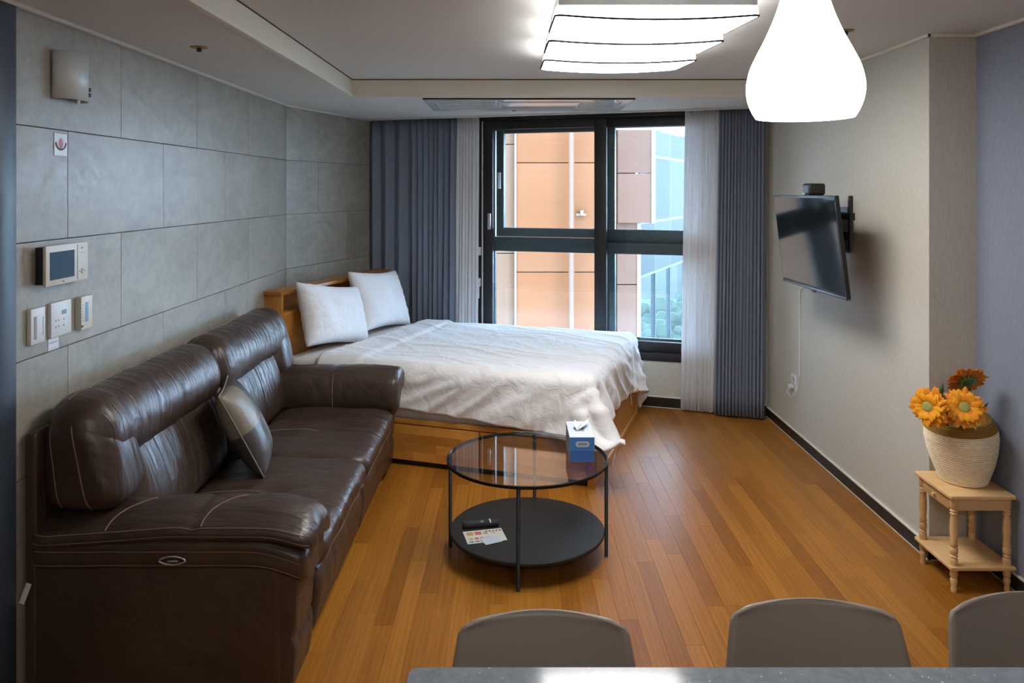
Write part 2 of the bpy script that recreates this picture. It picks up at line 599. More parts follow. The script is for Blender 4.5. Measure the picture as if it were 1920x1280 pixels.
# angled tiled wall behind headboard
xfa = frame_xf((A2.x, A2.y, 0), (DW2.x, DW2.y, 0), (DW2.y, -DW2.x, 0), (0, 0, 1))
wa = box('wall_left_angled', (-0.1, 1.36, -T, -0.009, 0, 2.6), MT['grout'], xf=xfa); tag(wa, kind='structure')
tiles_on(wa, xfa, rows, 1.346, lambda ri: [0.863] if ri % 2 == 0 else [0.43, 1.23], ZS)

# window wall with opening
WS0, WS1, WZ0, WZ1 = sW(897), sW(1362), 0.365, 2.335
X0 = wxf(0)
wb = boxes('wall_back', [(-0.3, WS0, 0, T, 0, 2.6), (WS1, 3.6, 0, T, 0, 2.6), (WS0, WS1, 0, T, 0, WZ0), (WS0, WS1, 0, T, WZ1, 2.6)], MT['wall'], xf=X0)
tag(wb, kind='structure')
wr_ = box('wall_right', (XR, XR + 0.3, YR, 6.6, 0, 2.6), MT['wall']); tag(wr_, kind='structure')
wn = box('wall_right_near', (XB, XB + 0.2, -2.2, YR + 0.1, 0, 2.6), MT['blue_wall']); tag(wn, kind='structure')
wf = box('wall_front', (-2.4, 2.6, -2.35, -2.2, 0, 2.6), MT['wall']); tag(wf, kind='structure')
wd = box('wall_left_near', (XL - T - 0.02, XL - 0.02, -2.2, YJ - 0.12, 0, 2.6), MT['wall']); tag(wd, kind='structure')
# dark door and its frame at the left edge of the picture
dj = thing('door_1', (XL, 2.0, 0), None, None, kind='structure')
box('door_frame', (XL - 0.10, XL + 0.012, 2.505, YJ - 0.002, 0, ZS - 0.005), MT['jamb'], dj, bev=0.003)
box('door_leaf', (XL - 0.05, XL - 0.005, 1.55, 2.503, 0, 2.12), MT['dark'], dj, bev=0.002)
box('door_head', (XL - 0.05, XL + 0.006, 1.55, 2.503, 2.122, ZS - 0.005), MT['jamb'], dj, bev=0.002)

# ceiling
ce = box('ceiling', (-2.2, 2.6, -2.35, 8.2, ZU, ZU + 0.15), MT['ceiling']); tag(ce, kind='structure')
so = boxes('ceiling_soffit', [(-2.0, XT, -2.2, 8.1, ZS, ZU - 0.001), (XT, 2.3, YT, 8.1, ZS, ZU - 0.001)], MT['ceiling']); tag(so, kind='structure')
t1 = thing('trim_1', (XT, 0, ZS), None, None, kind='structure')
box('tray_fascia', (XT, XT + 0.014, -2.2, YT, ZS + 0.004, ZU - 0.006), MT['trim'], t1)
box('tray_lip', (XT - 0.012, XT + 0.022, -2.2, YT, ZS - 0.010, ZS + 0.006), MT['trim'], t1, bev=0.002)
t2 = thing('trim_2', (0, YT, ZS), None, None, kind='structure')
box('tray_fascia', (XT, XR, YT - 0.014, YT, ZS + 0.004, ZU - 0.006), MT['trim'], t2)
box('tray_lip', (XT, XR, YT - 0.020, YT + 0.010, ZS - 0.010, ZS + 0.006), MT['trim'], t2, bev=0.002)
box('shadow_gap', (XT, XR, YT - 0.016, YT + 0.0, ZU - 0.006, ZU), MT['grout'], t2)
box('shadow_gap', (XT, XT + 0.016, -2.2, YT, ZU - 0.006, ZU), MT['grout'], t1)
# crown mouldings along the walls
t3 = thing('trim_3', (XL, 4, ZS), None, None, kind='structure')
box('crown_moulding', (XL, XL + 0.022, 0, A2.y, ZS - 0.014, ZS), MT['trim'], t3, bev=0.003)
box('crown_moulding', (0, 1.346, 0, 0.022, ZS - 0.014, ZS), MT['trim'], t3, bev=0.003, xf=xfa)
box('crown_moulding', (0, 3.34, -0.16, -0.135, ZS - 0.014, ZS), MT['trim'], t3, bev=0.003, xf=X0)
t4 = thing('trim_4', (XR, 4, ZU), None, None, kind='structure')
box('crown_moulding', (XR - 0.020, XR, YR - 0.02, YT, ZU - 0.016, ZU), MT['trim'], t4, bev=0.003)
box('crown_moulding', (XR - 0.018, XB, YR - 0.020, YR, ZU - 0.016, ZU), MT['trim'], t4, bev=0.003)
box('crown_moulding', (XB - 0.020, XB, -2.2, YR, ZU - 0.016, ZU), MT['trim'], t4, bev=0.003)
# baseboards
def baseboard(name, parts):
    e = thing(name, (0, 0, 0), None, None, kind='structure')
    for b, ax, xf in parts:
        box('board', b, MT['baseboard'], e, xf=xf)
        if ax == 'x+':   # room on the -x side
            box('bead', (b[0] - 0.003, b[1], b[2], b[3], 0.070, 0.077), MT['trim'], e, xf=xf)
            box('bead', (b[0] - 0.003, b[0], b[2], b[3], 0.0, 0.004), MT['trim'], e, xf=xf)
        elif ax == 'y+':
            box('bead', (b[0], b[1], b[2] - 0.003, b[3], 0.080 if xf else 0.070, 0.087 if xf else 0.077), MT['trim'], e, xf=xf)
            box('bead', (b[0], b[1], b[2] - 0.003, b[2], 0.0, 0.004), MT['trim'], e, xf=xf)
baseboard('baseboard_right', [((XR - 0.010, XR, YR - 0.01, 6.1, 0, 0.070), 'x+', None), ((XR, XB, YR - 0.010, YR, 0, 0.070), 'y+', None), ((XB - 0.010, XB, -2.2, YR - 0.011, 0, 0.070), 'x+', None)])
baseboard('baseboard_back', [((0.0, 3.335, -0.010, 0.0, 0, 0.080), 'y+', X0)])

# ------------------------------------------------------------------ window
win = thing('window_1', (WP(2).x, WP(2).y, WZ0), None, None, kind='structure')
s0, s1 = WS0, WS1
sm0, sm1 = sW(1111), sW(1137)
fw = 0.052
bt = 0.505
MTW = MT['winframe']
# fixed surround
boxes('window_frame', [(s0, s0 + 0.035, -0.012, 0.14, WZ0, WZ1), (s1 - 0.035, s1, -0.012, 0.14, WZ0, WZ1), (s0, s1, -0.012, 0.14, WZ0, WZ0 + 0.06), (s0, s1, -0.012, 0.14, WZ1 - 0.03, WZ1)], MTW, win, bev=0.003, xf=X0)
box('frame_bead', (s0 + 0.036, s0 + 0.042, -0.013, 0.02, WZ0 + 0.06, WZ1 - 0.03), MT['white'], win, xf=X0)
zt = 2.232
za, zb = WZ0 + 0.062, WZ1 - 0.032
lsx0 = s0 + 0.043
for (a, b, y0_) in ((lsx0, sm1, 0.0), (sm0 + 0.02, s1 - 0.036, 0.045)):
    sash = boxes('sash', [(a, a + 0.085, y0_, y0_ + 0.04, za, zb), (b - 0.10 if y0_ == 0 else b - 0.08, b, y0_, y0_ + 0.04, za, zb), (a, b, y0_ + 0.001, y0_ + 0.039, za, bt), (a, b, y0_ + 0.001, y0_ + 0.039, zt, zb)], MTW, win, bev=0.003, xf=X0)
    g = box('pane', (a + 0.08, b - 0.09, y0_ + 0.016, y0_ + 0.022, bt - 0.01, zt + 0.01), MT['glass'], sash, xf=X0)
# outer frame
OF = MT['outframe']
oy = 0.115
sc0 = s0 + 0.045
boxes('outer_frame', [(s0 + 0.035, s0 + 0.10, oy + 0.03, oy + 0.07, WZ0 + 0.05, WZ1 - 0.03), (s1 - 0.10, s1 - 0.03, oy + 0.03, oy + 0.07, WZ0 + 0.05, WZ1 - 0.03), (s0, s1, oy + 0.03, oy + 0.07, WZ0 + 0.05, bt + 0.01), (s0, s1, oy + 0.03, oy + 0.07, 2.232, WZ1 - 0.03),
      (s0, s1, oy, oy + 0.07, 1.195, 1.315), (sm0 + 0.04, s1, oy, oy + 0.07, 1.28, 1.395), (sm0 + 0.05, sm1 + 0.045, oy + 0.01, oy + 0.07, WZ0 + 0.05, WZ1 - 0.03)], OF, win, bev=0.004, xf=X0)
box('outer_pane', (s0 + 0.1, s1 - 0.1, oy + 0.045, oy + 0.051, bt, 1.20), MT['glass'], win, xf=X0)
box('outer_pane', (sm1, s1 - 0.1, oy + 0.045, oy + 0.051, 1.39, 2.24), MT['glass'], win, xf=X0)
cs = boxes('casement', [(s0 + 0.125, s0 + 0.19, oy - 0.005, oy + 0.05, 1.322, 2.235), (sm0 - 0.01, sm0 + 0.055, oy - 0.005, oy + 0.05, 1.322, 2.235), (s0 + 0.125, sm0 + 0.055, oy - 0.004, oy + 0.05, 1.322, 1.396), (s0 + 0.125, sm0 + 0.055, oy - 0.004, oy + 0.05, 2.205, 2.235)], OF, win, bev=0.003, xf=X0)
box('pane', (s0 + 0.18, sm0, oy + 0.02, oy + 0.026, 1.38, 2.21), MT['glass'], cs, xf=X0)
box('casement_bead', (s0 + 0.127, sm0 + 0.05, oy - 0.008, oy + 0.0, 1.3165, 1.3205), MT['steel'], win, xf=X0)
# handles
sh = sW(918)
box('sash_handle', (sh - 0.014, sh + 0.014, -0.018, 0.001, 1.385, 1.52), MT['steel'], win, bev=0.005, xf=X0)
sh2 = s0 + 0.155
box('casement_handle', (sh2 - 0.012, sh2 + 0.012, oy - 0.03, oy - 0.004, 1.73, 1.87), MT['white'], win, bev=0.005, xf=X0)
boxes('lever_handle', [(s0 + 0.002, s0 + 0.026, -0.026, -0.010, 0.90, 0.97), (s0 + 0.006, s0 + 0.020, -0.040, -0.024, 0.80, 0.955)], MT['white'], win, bev=0.004, xf=X0)
boxes('window_sensor', [(s0 - 0.014, s0 + 0.030, -0.034, -0.012, 1.165, 1.235)], MT['white'], win, bev=0.004, xf=X0)
# stone-grey outside reveal keeps the wall closed round the frame

# ------------------------------------------------------------------ the street side
ext = mat_paper('orange cladding', (0.118, 0.040, 0.0115), (0.8, 0.8, 0.8), 0.06, 0.55)
ext2 = mat_paper('pale terracotta cladding', (0.072, 0.033, 0.020), (0.8, 0.8, 0.8), 0.05, 0.55)
ext3 = mat_paper('tan cladding', (0.095, 0.048, 0.026), (0.8, 0.8, 0.8), 0.05, 0.6)
edge = M('white cladding edge', (0.13, 0.105, 0.09), 0.5)
bl = thing('building', (1, 11, -3), 'orange panelled building wall standing close outside the window', 'building')
YF = 11.0
def fx(px, Y=YF): return PX(px, Y)
def fz(py, Y=YF): return PZ(py, Y)
box('wall_core', (fx(967) - 1.45, fx(1194), YF + 0.10, YF + 1.2, -4, 3.85), MT['grout'], bl)
xs = [fx(967) - 0.0, fx(1155)]
zsj = [-3.2, -1.55, fz(510) , fz(305), fz(305) + 1.52, fz(305) + 3.1]
zsj = [fz(510) - 3.06, fz(510) - 1.53, fz(510), fz(305), 3.9]
for a, b in zip(zsj[:-1], zsj[1:]):
    box('panel', (xs[0], xs[1] - 0.008, YF, YF + 0.05, a + 0.006, b - 0.006), ext, bl, bev=0.003)
    box('panel', (fx(967) - 1.4, fx(967) - 0.02, YF + 0.05, YF + 0.09, a + 0.006 + (0.26 if b < 3.8 else 0.26), b - 0.006 + (0.26 if b < 3.8 else 0)), ext3, bl, bev=0.003)
box('corner_post', (fx(967) - 0.018, fx(967) + 0.01, YF - 0.012, YF + 0.12, -4, 3.9), edge, bl)
zq = [fz(533) - 3.1, fz(533) - 1.55, fz(533)]
for a, b in zip(zq[:-1], zq[1:]):
    box('panel', (fx(1157), fx(1194), YF - 0.02, YF + 0.05, a + 0.006, b - 0.006), ext2, bl, bev=0.003)
box('panel', (fx(1157), fx(1194), YF - 0.02, YF + 0.05, fz(533) + 0.006, fz(418)), ext2, bl, bev=0.003)
box('corner_post', (fx(1194), fx(1201), YF - 0.03, YF + 0.6, -4, fz(418)), edge, bl)
for a, b in ((fz(418), fz(325)), (fz(325), 3.9)):
    box('panel', (fx(1157), fx(1219), YF - 0.10, YF + 0.05, a + 0.006, b - 0.006), ext2, bl, bev=0.003)
box('corner_post', (fx(1219), fx(1226), YF - 0.11, YF + 0.6, fz(418), 3.9), edge, bl)
tube('downpipe', [(fx(1070), YF - 0.14, -4), (fx(1070), YF - 0.14, 3.9)], 0.042, M('painted downpipe', (0.105, 0.055, 0.032), 0.5), bl, n=16)
box('pipe_bracket', (fx(1080), fx(1098), YF - 0.06, YF - 0.02, fz(404), fz(400)), edge, bl)
box('pipe_bracket', (fx(1087), fx(1093), YF - 0.09, YF, fz(403), fz(394)), edge, bl)

gtint = M('blue tower glazing', (0.030, 0.037, 0.037), 0.45, 0.0, 0.02)
gt2 = M('pale tower glazing', (0.037, 0.044, 0.042), 0.45, 0.0, 0.02)
mull = M('grey mullion', (0.02, 0.028, 0.034), 0.5)
tw = thing('glass_building', (2.5, 13, -4), 'pale blue glass tower beyond the corner of the orange building', 'building')
TD = Vector((0.42, 0.9075)); TO = Vector((2.06, 12.75))
xt = frame_xf((TO.x, TO.y, 0), (TD.x, TD.y, 0), (-TD.y, TD.x, 0), (0, 0, 1))
def tt(px):
    r = (px - 960) / F
    return (r * TO.y - TO.x) / (TD.x - r * TD.y)
mus = [0.0, tt(1227), tt(1255), tt(1284), tt(1316), tt(1352), tt(1400)]
zb_ = [0.30, 1.18, 2.30, 2.80, 4.4]
for i in range(len(mus) - 1):
    for j in range(len(zb_) - 1):
        box('glass_pane', (mus[i] + 0.012, mus[i + 1] - 0.012, -0.02, 0.02, zb_[j] + 0.02, zb_[j + 1] - 0.02), gt2 if (i + j) % 2 else gtint, tw, xf=xt)
for s_ in mus[1:]:
    box('mullion', (s_ - 0.012, s_ + 0.012, -0.02, 0.06, -4.5, 4.42), mull, tw, xf=xt)
for z_ in zb_:
    box('transom', (0, mus[-1], -0.02, 0.075, z_ - 0.02, z_ + 0.02), mull, tw, xf=xt)
lowg = mat_thin_glass('clear lower glazing', (0.86, 0.96, 1.0), 1.25, 0.0)
for i in range(len(mus) - 1):
    box('low_pane', (mus[i] + 0.012, mus[i + 1] - 0.012, -0.012, 0.012, -4.4, 0.28), lowg, tw, xf=xt)
# ground, plus scenery standing in for reflections in the lower tower glass
hill = mat_paper('pale street ground', (0.045, 0.052, 0.047), (0.3, 0.3, 0.3), 0.2, 0.9)
gr = box('ground', (-60, 120, 9, 160, -14.2, -14.0), hill); tag(gr, kind='structure')
leaf = mat_paper('green foliage', (0.030, 0.045, 0.030), (3, 3, 3), 0.4, 0.9)
bark = M('bark', (0.12, 0.09, 0.07), 0.9)
def tree(x, y, zb0, h, r, label):
    t = thing('tree', (x, y, zb0), label, 'tree', group='trees beyond the tower')
    tube('trunk', [(x, y, zb0), (x + 0.1, y, zb0 + h * 0.6)], [r * 0.12, r * 0.06], bark, t)
    bm = bmesh.new()
    for k in range(22):
        a = random.random() * 2 * PI
        rr = r * (0.22 + 0.22 * random.random())
        q = bmesh.ops.create_icosphere(bm, subdivisions=2, radius=rr)
        off = Vector((x + math.cos(a) * r * 0.85 * random.random(), y + math.sin(a) * r * 0.6, zb0 + h * (0.55 + 0.45 * random.random())))
        for v_ in q['verts']:
            v_.co = v_.co * (1 + 0.25 * mnoise.noise(v_.co * 3 / rr)) + off
    finish('crown', bm, leaf, t)
tlab = ['rounded green tree nearest the orange wall, seen low through the tower glass', 'tall middle green tree seen low through the tower glass',
        'green tree right of centre seen low through the tower glass', 'green tree beside the sheer curtain edge, seen low through the tower glass']
def bankz(Y): return -14 + max(0.0, (Y - 40) / 35.0) * 5.3
for (px, ptop, Y, r), lb in zip([(1209, 566, 46, 1.5), (1240, 548, 58, 1.9), (1268, 556, 50, 1.4), (1300, 544, 64, 2.2)], tlab):
    z0_ = bankz(Y) - 0.15
    tree(PX(px, Y), Y, z0_, (PZ(ptop, Y) - z0_) * 0.85, r, lb)
lr = thing('low_building', (20, 90, -9), 'low white building far away behind the trees, seen through the tower glass', 'building')  # added behind the glazing for the white zone its panes mirror
lw_ = M('bright white render', (0.10, 0.092, 0.082), 0.8)
boxes('wall', [(8, 19, 90, 100, -12, -4.2), (19.2, 34, 92, 102, -12, -2.6)], lw_, lr)
boxes('roof', [(7.8, 19.1, 89.8, 100.2, -4.2, -4.0), (19.1, 34.2, 91.8, 102.2, -2.6, -2.3)], M('grey roof', (0.03, 0.03, 0.03), 0.8), lr)
slope = thing('hillside', (12, 60, -14), None, None, kind='structure')  # bank placed behind the glazing for the hill mirrored in it
pyd('bank', [(-5, 40, -13.98), (60, 40, -13.98), (60, 75, -8.7), (-5, 75, -8.7)], [(0, 1, 2, 3)], mat_paper('pale hillside', (0.050, 0.058, 0.052), (0.5, 0.5, 0.5), 0.15, 0.95), slope)

# ------------------------------------------------------------------ curtains
def curtain(name, sa, sb, sa2, sb2, off, z0, z1, pleats, amp, mat, label, hem=None, sharp=0.0, irregular=0.15, seed=1):
    """pleated cloth hanging along the window wall; sa..sb at the top, sa2..sb2 at the bottom"""
    rr = random.Random(seed)
    n = int(pleats * 12); nz = 14
    ph = [0.0]
    for k in range(n): ph.append(ph[-1] + 1 + irregular * math.sin(k * 0.37 + seed) + irregular * math.sin(k * 0.11 + 2 * seed))
    tot = ph[-1]
    vs, fs = [], []
    for j in range(nz + 1):
        tz = j / nz
        z = z1 + (z0 - z1) * tz
        a = sa + (sa2 - sa) * tz; b = sb + (sb2 - sb) * tz
        for i in range(n + 1):
            u = ph[i] / tot
            p_ = 2 * PI * pleats * i / n
            w1 = math.sin(p_)
            w1 = math.copysign(abs(w1) ** (1 - sharp), w1)
            aa = amp * (0.75 + 0.25 * tz) * (1 + 0.25 * math.sin(i * 0.05 + seed))
            y = aa * w1 + 0.006 * math.sin(5 * tz + i * 0.21)
            s_ = a + (b - a) * u + 0.35 * aa * math.sin(2 * p_)
            q = B2 + NIN * (off + y) + DWN * s_
            vs.append((q.x, q.y, z + (0.006 * w1 if j == nz else 0)))
    for j in range(nz):
        for i in range(n):
            k = j * (n + 1) + i
            fs.append((k, k + 1, k + n + 2, k + n + 1))
    t = thing(name, (*WP((sa + sb) / 2, off), z0), label, 'curtain')
    o = pyd('cloth', vs, fs, mat, t, True)
    md = o.modifiers.new('thick', 'SOLIDIFY'); md.thickness = 0.0025
    if hem:
        vs2 = [v_ for v_ in vs[-(n + 1):]]
        vh = [(x, y, z) for x, y, z in vs2] + [(x, y, z + 0.10) for x, y, z in vs2]
        # follow the cloth upward
        top = vs[-2 * (n + 1):-(n + 1)]
        f_ = 0.10 / ((z1 - z0) / nz)
        vh = [Vector(a_) + Vector((NIN.x, NIN.y, 0)) * 0.003 for a_ in vs2] + [Vector(a_).lerp(Vector(b_), f_) + Vector((NIN.x, NIN.y, 0)) * 0.003 for a_, b_ in zip(vs2, top)]
        pyd('hem', vh, [(i, i + 1, n + 2 + i, n + 1 + i) for i in range(n)], mat, t, True)
    return t
OC = 0.105
zc = ZS - 0.004
curtain('curtain', 0.012, sW(771, OC), 0.012, sW(771, OC), OC - 0.02, 0.012, zc, 3, 0.028, MT['curtain'], 'slate blue curtain hanging in wide loose folds against the tiled wall', irregular=0.1, seed=2)
curtain('curtain', sW(773, OC), sW(855, OC), sW(773, OC), sW(852, OC), OC, 0.012, zc, 8, 0.030, MT['curtain'], 'slate blue pleated curtain gathered left of the window above the pillows', sharp=0.3, seed=3)
curtain('sheer_curtain', sW(853, OC), sW(898, OC - .04), sW(849, OC), sW(896, OC - .04), OC - 0.045, 0.012, zc, 7, 0.010, MT['sheer'], 'white sheer curtain bunched at the left edge of the window', seed=4)
curtain('sheer_curtain', sW(1284, OC), sW(1350, OC - .04), sW(1275, OC), sW(1340, OC - .04), OC - 0.045, 0.010, zc, 10, 0.012, MT['sheer'], 'white sheer curtain hanging over the right side of the window', hem=True, seed=5)
curtain('curtain', sW(1349, OC), 3.325, sW(1340, OC), 3.315, OC + 0.01, 0.012, zc, 14, 0.026, MT['curtain'], 'slate blue pleated curtain right of the window beside the cream wall', sharp=0.3, irregular=0.06, seed=6)

# ------------------------------------------------------------------ ceiling light (three curved acrylic panels)
diff = M('lit acrylic diffuser', (0.9, 0.9, 0.9), 0.4, emit=(1.0, 0.985, 0.955), estr=LAMP)
trimg = M('grey edge line', (0.012, 0.012, 0.012), 0.8, spec=0.1)
LX0, LX1 = 0.155, 0.890
LY = [(2.80, 3.265), (3.28, 3.752), (3.768, 4.25)]
lamp = thing('ceiling_light', (0.52, 3.55, ZU), 'lit white ceiling light of three wide curved acrylic panels', 'ceiling light')
box('back_plate', (LX0 + 0.012, LX1 - 0.012, 2.80, 4.24, 2.3795, ZU - 0.001), MT['white'], lamp, bev=0.004)
for (ya, yb) in LY:
    n = 26; rr = 0.035
    vs, fs = [], []
    def edge_x(t):      # rounded plan corners
        return t
    ring = []
    cor = [(LX1 - rr, yb - rr, 0), (LX0 + rr, yb - rr, 90), (LX0 + rr, ya + rr, 180), (LX1 - rr, ya + rr, 270)]
    pts = []
    for ci, (cx, cy, a0) in enumerate(cor):
        for k in range(7):
            a = math.radians(a0 + 90 * k / 6)
            pts.append((cx + rr * math.cos(a), cy + rr * math.sin(a)))
        nx_ = cor[(ci + 1) % 4]
        if ci in (0, 2):
            for k in range(1, n):
                f_ = k / n
                xa = pts[-1][0]
                xe = nx_[0]
                x_ = (cx if True else 0) + (xe - cx) * f_
                pts.append((x_, cy + (rr if ci == 0 else -rr)))
    def zbot(x, y):
        u = (x - (LX0 + LX1) / 2) / ((LX1 - LX0) / 2)
        return 2.349 - 0.017 * (1 - u * u) + 0.028 * (y - ya) / (yb - ya) - 0.004
    N = len(pts)
    mx_, my_ = (LX0 + LX1) / 2, (ya + yb) / 2
    lay = [(0.99, lambda x, y: 2.379, 0), (1.0, lambda x, y: 2.374, 0), (1.0, lambda x, y: zbot(x, y), 0), (0.985, lambda x, y: zbot(x, y) - 0.003, 0), (0.94, lambda x, y: zbot(x, y) - 0.004, 0)]
    for sc_, zf, _ in lay:
        for (x, y) in pts:
            vs.append((mx_ + (x - mx_) * sc_, my_ + (y - my_) * sc_, zf(x, y)))
    for i in range(len(lay) - 1):
        for k in range(N):
            k2 = (k + 1) % N
            fs.append((i * N + k, i * N + k2, (i + 1) * N + k2, (i + 1) * N + k))
    # underside strips between matching x on the two long sides
    base = (len(lay) - 1) * N
    far = [base + k for k in range(0, 7 + n - 1 + 7)]
    near = [base + k for k in range(7 + n - 1 + 7, N)]
    near.reverse()
    mlen = min(len(far), len(near))
    for k in range(mlen - 1):
        fs.append((far[k], far[k + 1], near[k + 1], near[k]))
    fs.append(tuple(range(N)))
    o = pyd('diffuser', vs, fs, diff, lamp, False)
    bm = bmesh.new(); bm.from_mesh(o.data); bmesh.ops.recalc_face_normals(bm, faces=bm.faces); bm.to_mesh(o.data); bm.free()
    loop = [(mx_ + (x - mx_) * 1.0015, my_ + (y - my_) * 1.0025, zbot(x, y) + 0.001) for (x, y) in pts]
    tube('edge_line', loop + [loop[0]], 0.0040 if ya < 3 else 0.0048, trimg, o, n=6)
for x in (0.33, 0.70):
    lathe('fixing_cap', [(0.0, ZU - 0.035), (0.018, ZU - 0.033), (0.022, ZU - 0.025), (0.022, ZU - 0.001)], MT['steel'], lamp, n=16, xf=Matrix.Translation((x, 2.76, 0.0)))

# ------------------------------------------------------------------ pendant over the dining table
pg = M('lit opal glass', (0.85, 0.88, 0.9), 0.25, emit=(0.95, 0.98, 1.0), estr=1.0)
tcp = nd(pg, 'ShaderNodeTexCoord'); spz = nd(pg, 'ShaderNodeSeparateXYZ'); mrp = nd(pg, 'ShaderNodeMapRange')
lk(pg, tcp.outputs['Object'], spz.inputs[0]); lk(pg, spz.outputs['Z'], mrp.inputs['Value'])
mrp.inputs['From Min'].default_value = 1.94; mrp.inputs['From Max'].default_value = 2.07; mrp.inputs['To Min'].default_value = 5.0; mrp.inputs['To Max'].default_value = 0.50
lk(pg, mrp.outputs[0], bsdf(pg).inputs['Emission Strength'])
pgi = M('lit opal glass inside', (0.9, 0.9, 0.9), 0.4, emit=(1.0, 1.0, 1.0), estr=5.0)
YP = 1.40
pxx = PX(1508.5, YP)
pd = thing('pendant_lamp', (pxx, YP, 2.1), 'glowing white bottle-shaped glass pendant hanging over the dining table', 'pendant lamp')
def pr(w_): return w_ / 2 * YP / F
prof = [(pr(62), PZ(-110, YP)), (pr(66), PZ(-60, YP)), (pr(80), PZ(-20, YP)), (pr(92), PZ(5, YP)), (pr(112), PZ(35, YP)), (pr(140), PZ(68, YP)), (pr(170), PZ(98, YP)), (pr(195), PZ(125, YP)), (pr(208), PZ(150, YP)), (pr(211), PZ(168, YP)), (pr(206), PZ(188, YP)), (pr(192), PZ(207, YP)), (pr(176), PZ(221, YP))]
def smooth_prof(P, k=5):
    out = []
    for i in range(len(P) - 1):
        p0 = P[max(0, i - 1)]; p1 = P[i]; p2 = P[i + 1]; p3 = P[min(len(P) - 1, i + 2)]
        for j in range(k):
            t = j / k
            out.append(tuple(0.5 * ((2 * p1[q]) + (p2[q] - p0[q]) * t + (2 * p0[q] - 5 * p1[q] + 4 * p2[q] - p3[q]) * t * t + (3 * p1[q] - p0[q] - 3 * p2[q] + p3[q]) * t ** 3) for q in (0, 1)))
    out.append(P[-1])
    return out
sp = smooth_prof(prof)
tilt = Matrix.Translation((pxx, YP, 0)) @ Matrix.Rotation(math.radians(0), 4, 'Y')
lathe('glass_shade', sp, pg, pd, n=72, xf=tilt)
lathe('shade_inside', [(r - 0.004, z) for r, z in sp[20:]] + [(sp[-1][0], sp[-1][1])], pgi, pd, n=72, xf=tilt)
lathe('lamp_holder', [(0.0, PZ(-150, YP)), (0.025, PZ(-145, YP)), (0.030, PZ(-108, YP)), (0.030, PZ(-100, YP))], MT['steel'], pd, n=24, xf=tilt)
tube('cord', [(pxx, YP, PZ(-150, YP)), (pxx, YP, ZU)], 0.003, MT['white'], pd)
lathe('ceiling_rose', [(0.0, ZU - 0.03), (0.05, ZU - 0.028), (0.055, ZU - 0.001)], MT['steel'], pd, n=24, xf=tilt)

kl = thing('kitchen_ceiling_light', (0.5, -0.9, ZU), 'long lit white kitchen ceiling light behind the viewpoint', 'ceiling light')
box('housing', (-0.15, 1.15, -1.10, -0.70, ZU - 0.035, ZU - 0.001), MT['white'], kl, bev=0.004)
box('diffuser', (-0.13, 1.13, -1.08, -0.72, ZU - 0.075, ZU - 0.036), M('lit kitchen diffuser', (0.9, 0.9, 0.9), 0.4, emit=(1.0, 0.95, 0.88), estr=13.0), kl, bev=0.01)

# ------------------------------------------------------------------ cassette unit in the rear soffit
vx0, vx1, vy0, vy1 = -0.595, 0.825, 5.30, 6.06
vent = thing('ceiling_air_conditioner', ((vx0 + vx1) / 2, 5.7, ZS), 'long flat white ceiling air conditioner set into the ceiling above the window', 'air conditioner')
zv = ZS - 0.012
pl = M('glossy white panel', (0.80, 0.82, 0.82), 0.15)
boxes('bezel', [(vx0, vx1, vy0, vy0 + 0.10, zv, ZS - 0.0005), (vx0, vx1, vy1 - 0.16, vy1, zv, ZS - 0.0005), (vx0, vx0 + 0.06, vy0 + 0.10, vy1 - 0.16, zv, ZS - 0.0005), (vx1 - 0.06, vx1, vy0 + 0.10, vy1 - 0.16, zv, ZS - 0.0005)], pl, vent)
boxes('outline', [(vx0 - 0.008, vx1 + 0.008, vy0 - 0.008, vy0, zv + 0.004, ZS - 0.0004), (vx0 - 0.008, vx1 + 0.008, vy1, vy1 + 0.008, zv + 0.004, ZS - 0.0004), (vx0 - 0.008, vx0, vy0, vy1, zv + 0.004, ZS - 0.0004), (vx1, vx1 + 0.008, vy0, vy1, zv + 0.004, ZS - 0.0004)], trimg, vent)
box('glossy_flap', (vx0 + 0.52, vx1 - 0.36, vy0 + 0.14, vy1 - 0.20, zv - 0.004, zv + 0.004), pl, vent, bev=0.002)
box('flap_recess', (vx0 + 0.06, vx1 - 0.06, vy0 + 0.10, vy1 - 0.16, zv + 0.008, ZS - 0.0005), M('grey recess', (0.50, 0.52, 0.53), 0.5), vent)
for k in range(7):
    for (xa, xb) in ((vx0 + 0.08, vx0 + 0.24), (vx0 + 0.30, vx0 + 0.50), (vx1 - 0.34, vx1 - 0.08)):
        yy = vy0 + 0.12 + k * 0.062
        box('louvre', (xa, xb, yy, yy + 0.035, zv + 0.001, zv + 0.008), pl, vent)
box('sensor', (0.0, 0.03, vy1 - 0.05, vy1 - 0.035, zv - 0.004, zv), trimg, vent)

# sprinkler heads
brass = M('aged brass', (0.40, 0.27, 0.10), 0.4, 0.8)
for (x, y, zc_, lb) in ((-1.357, 3.40, ZS, 'small brass sprinkler head in the low ceiling above the tiled wall'), (1.515, 3.56, ZU, 'small sprinkler head in the ceiling beside the pendant lamp')):
    sp_ = thing('sprinkler_head', (x, y, zc_), lb, 'sprinkler')
    lathe('plate', [(0.0, zc_ - 0.006), (0.035, zc_ - 0.005), (0.038, zc_)], brass, sp_, n=20, xf=Matrix.Translation((x, y, 0)))
    lathe('nozzle', [(0.0, zc_ - 0.022), (0.010, zc_ - 0.021), (0.010, zc_ - 0.006)], MT['dark'], sp_, n=12, xf=Matrix.Translation((x, y, 0)))

# ------------------------------------------------------------------ things on the tiled wall
def lw(name, y0, y1, z0, z1, d0, d1, mat, parent, bev=0.003):
    return box(name, (XL + d0, XL + d1, y0, y1, z0, z1), mat, parent, bev=bev)
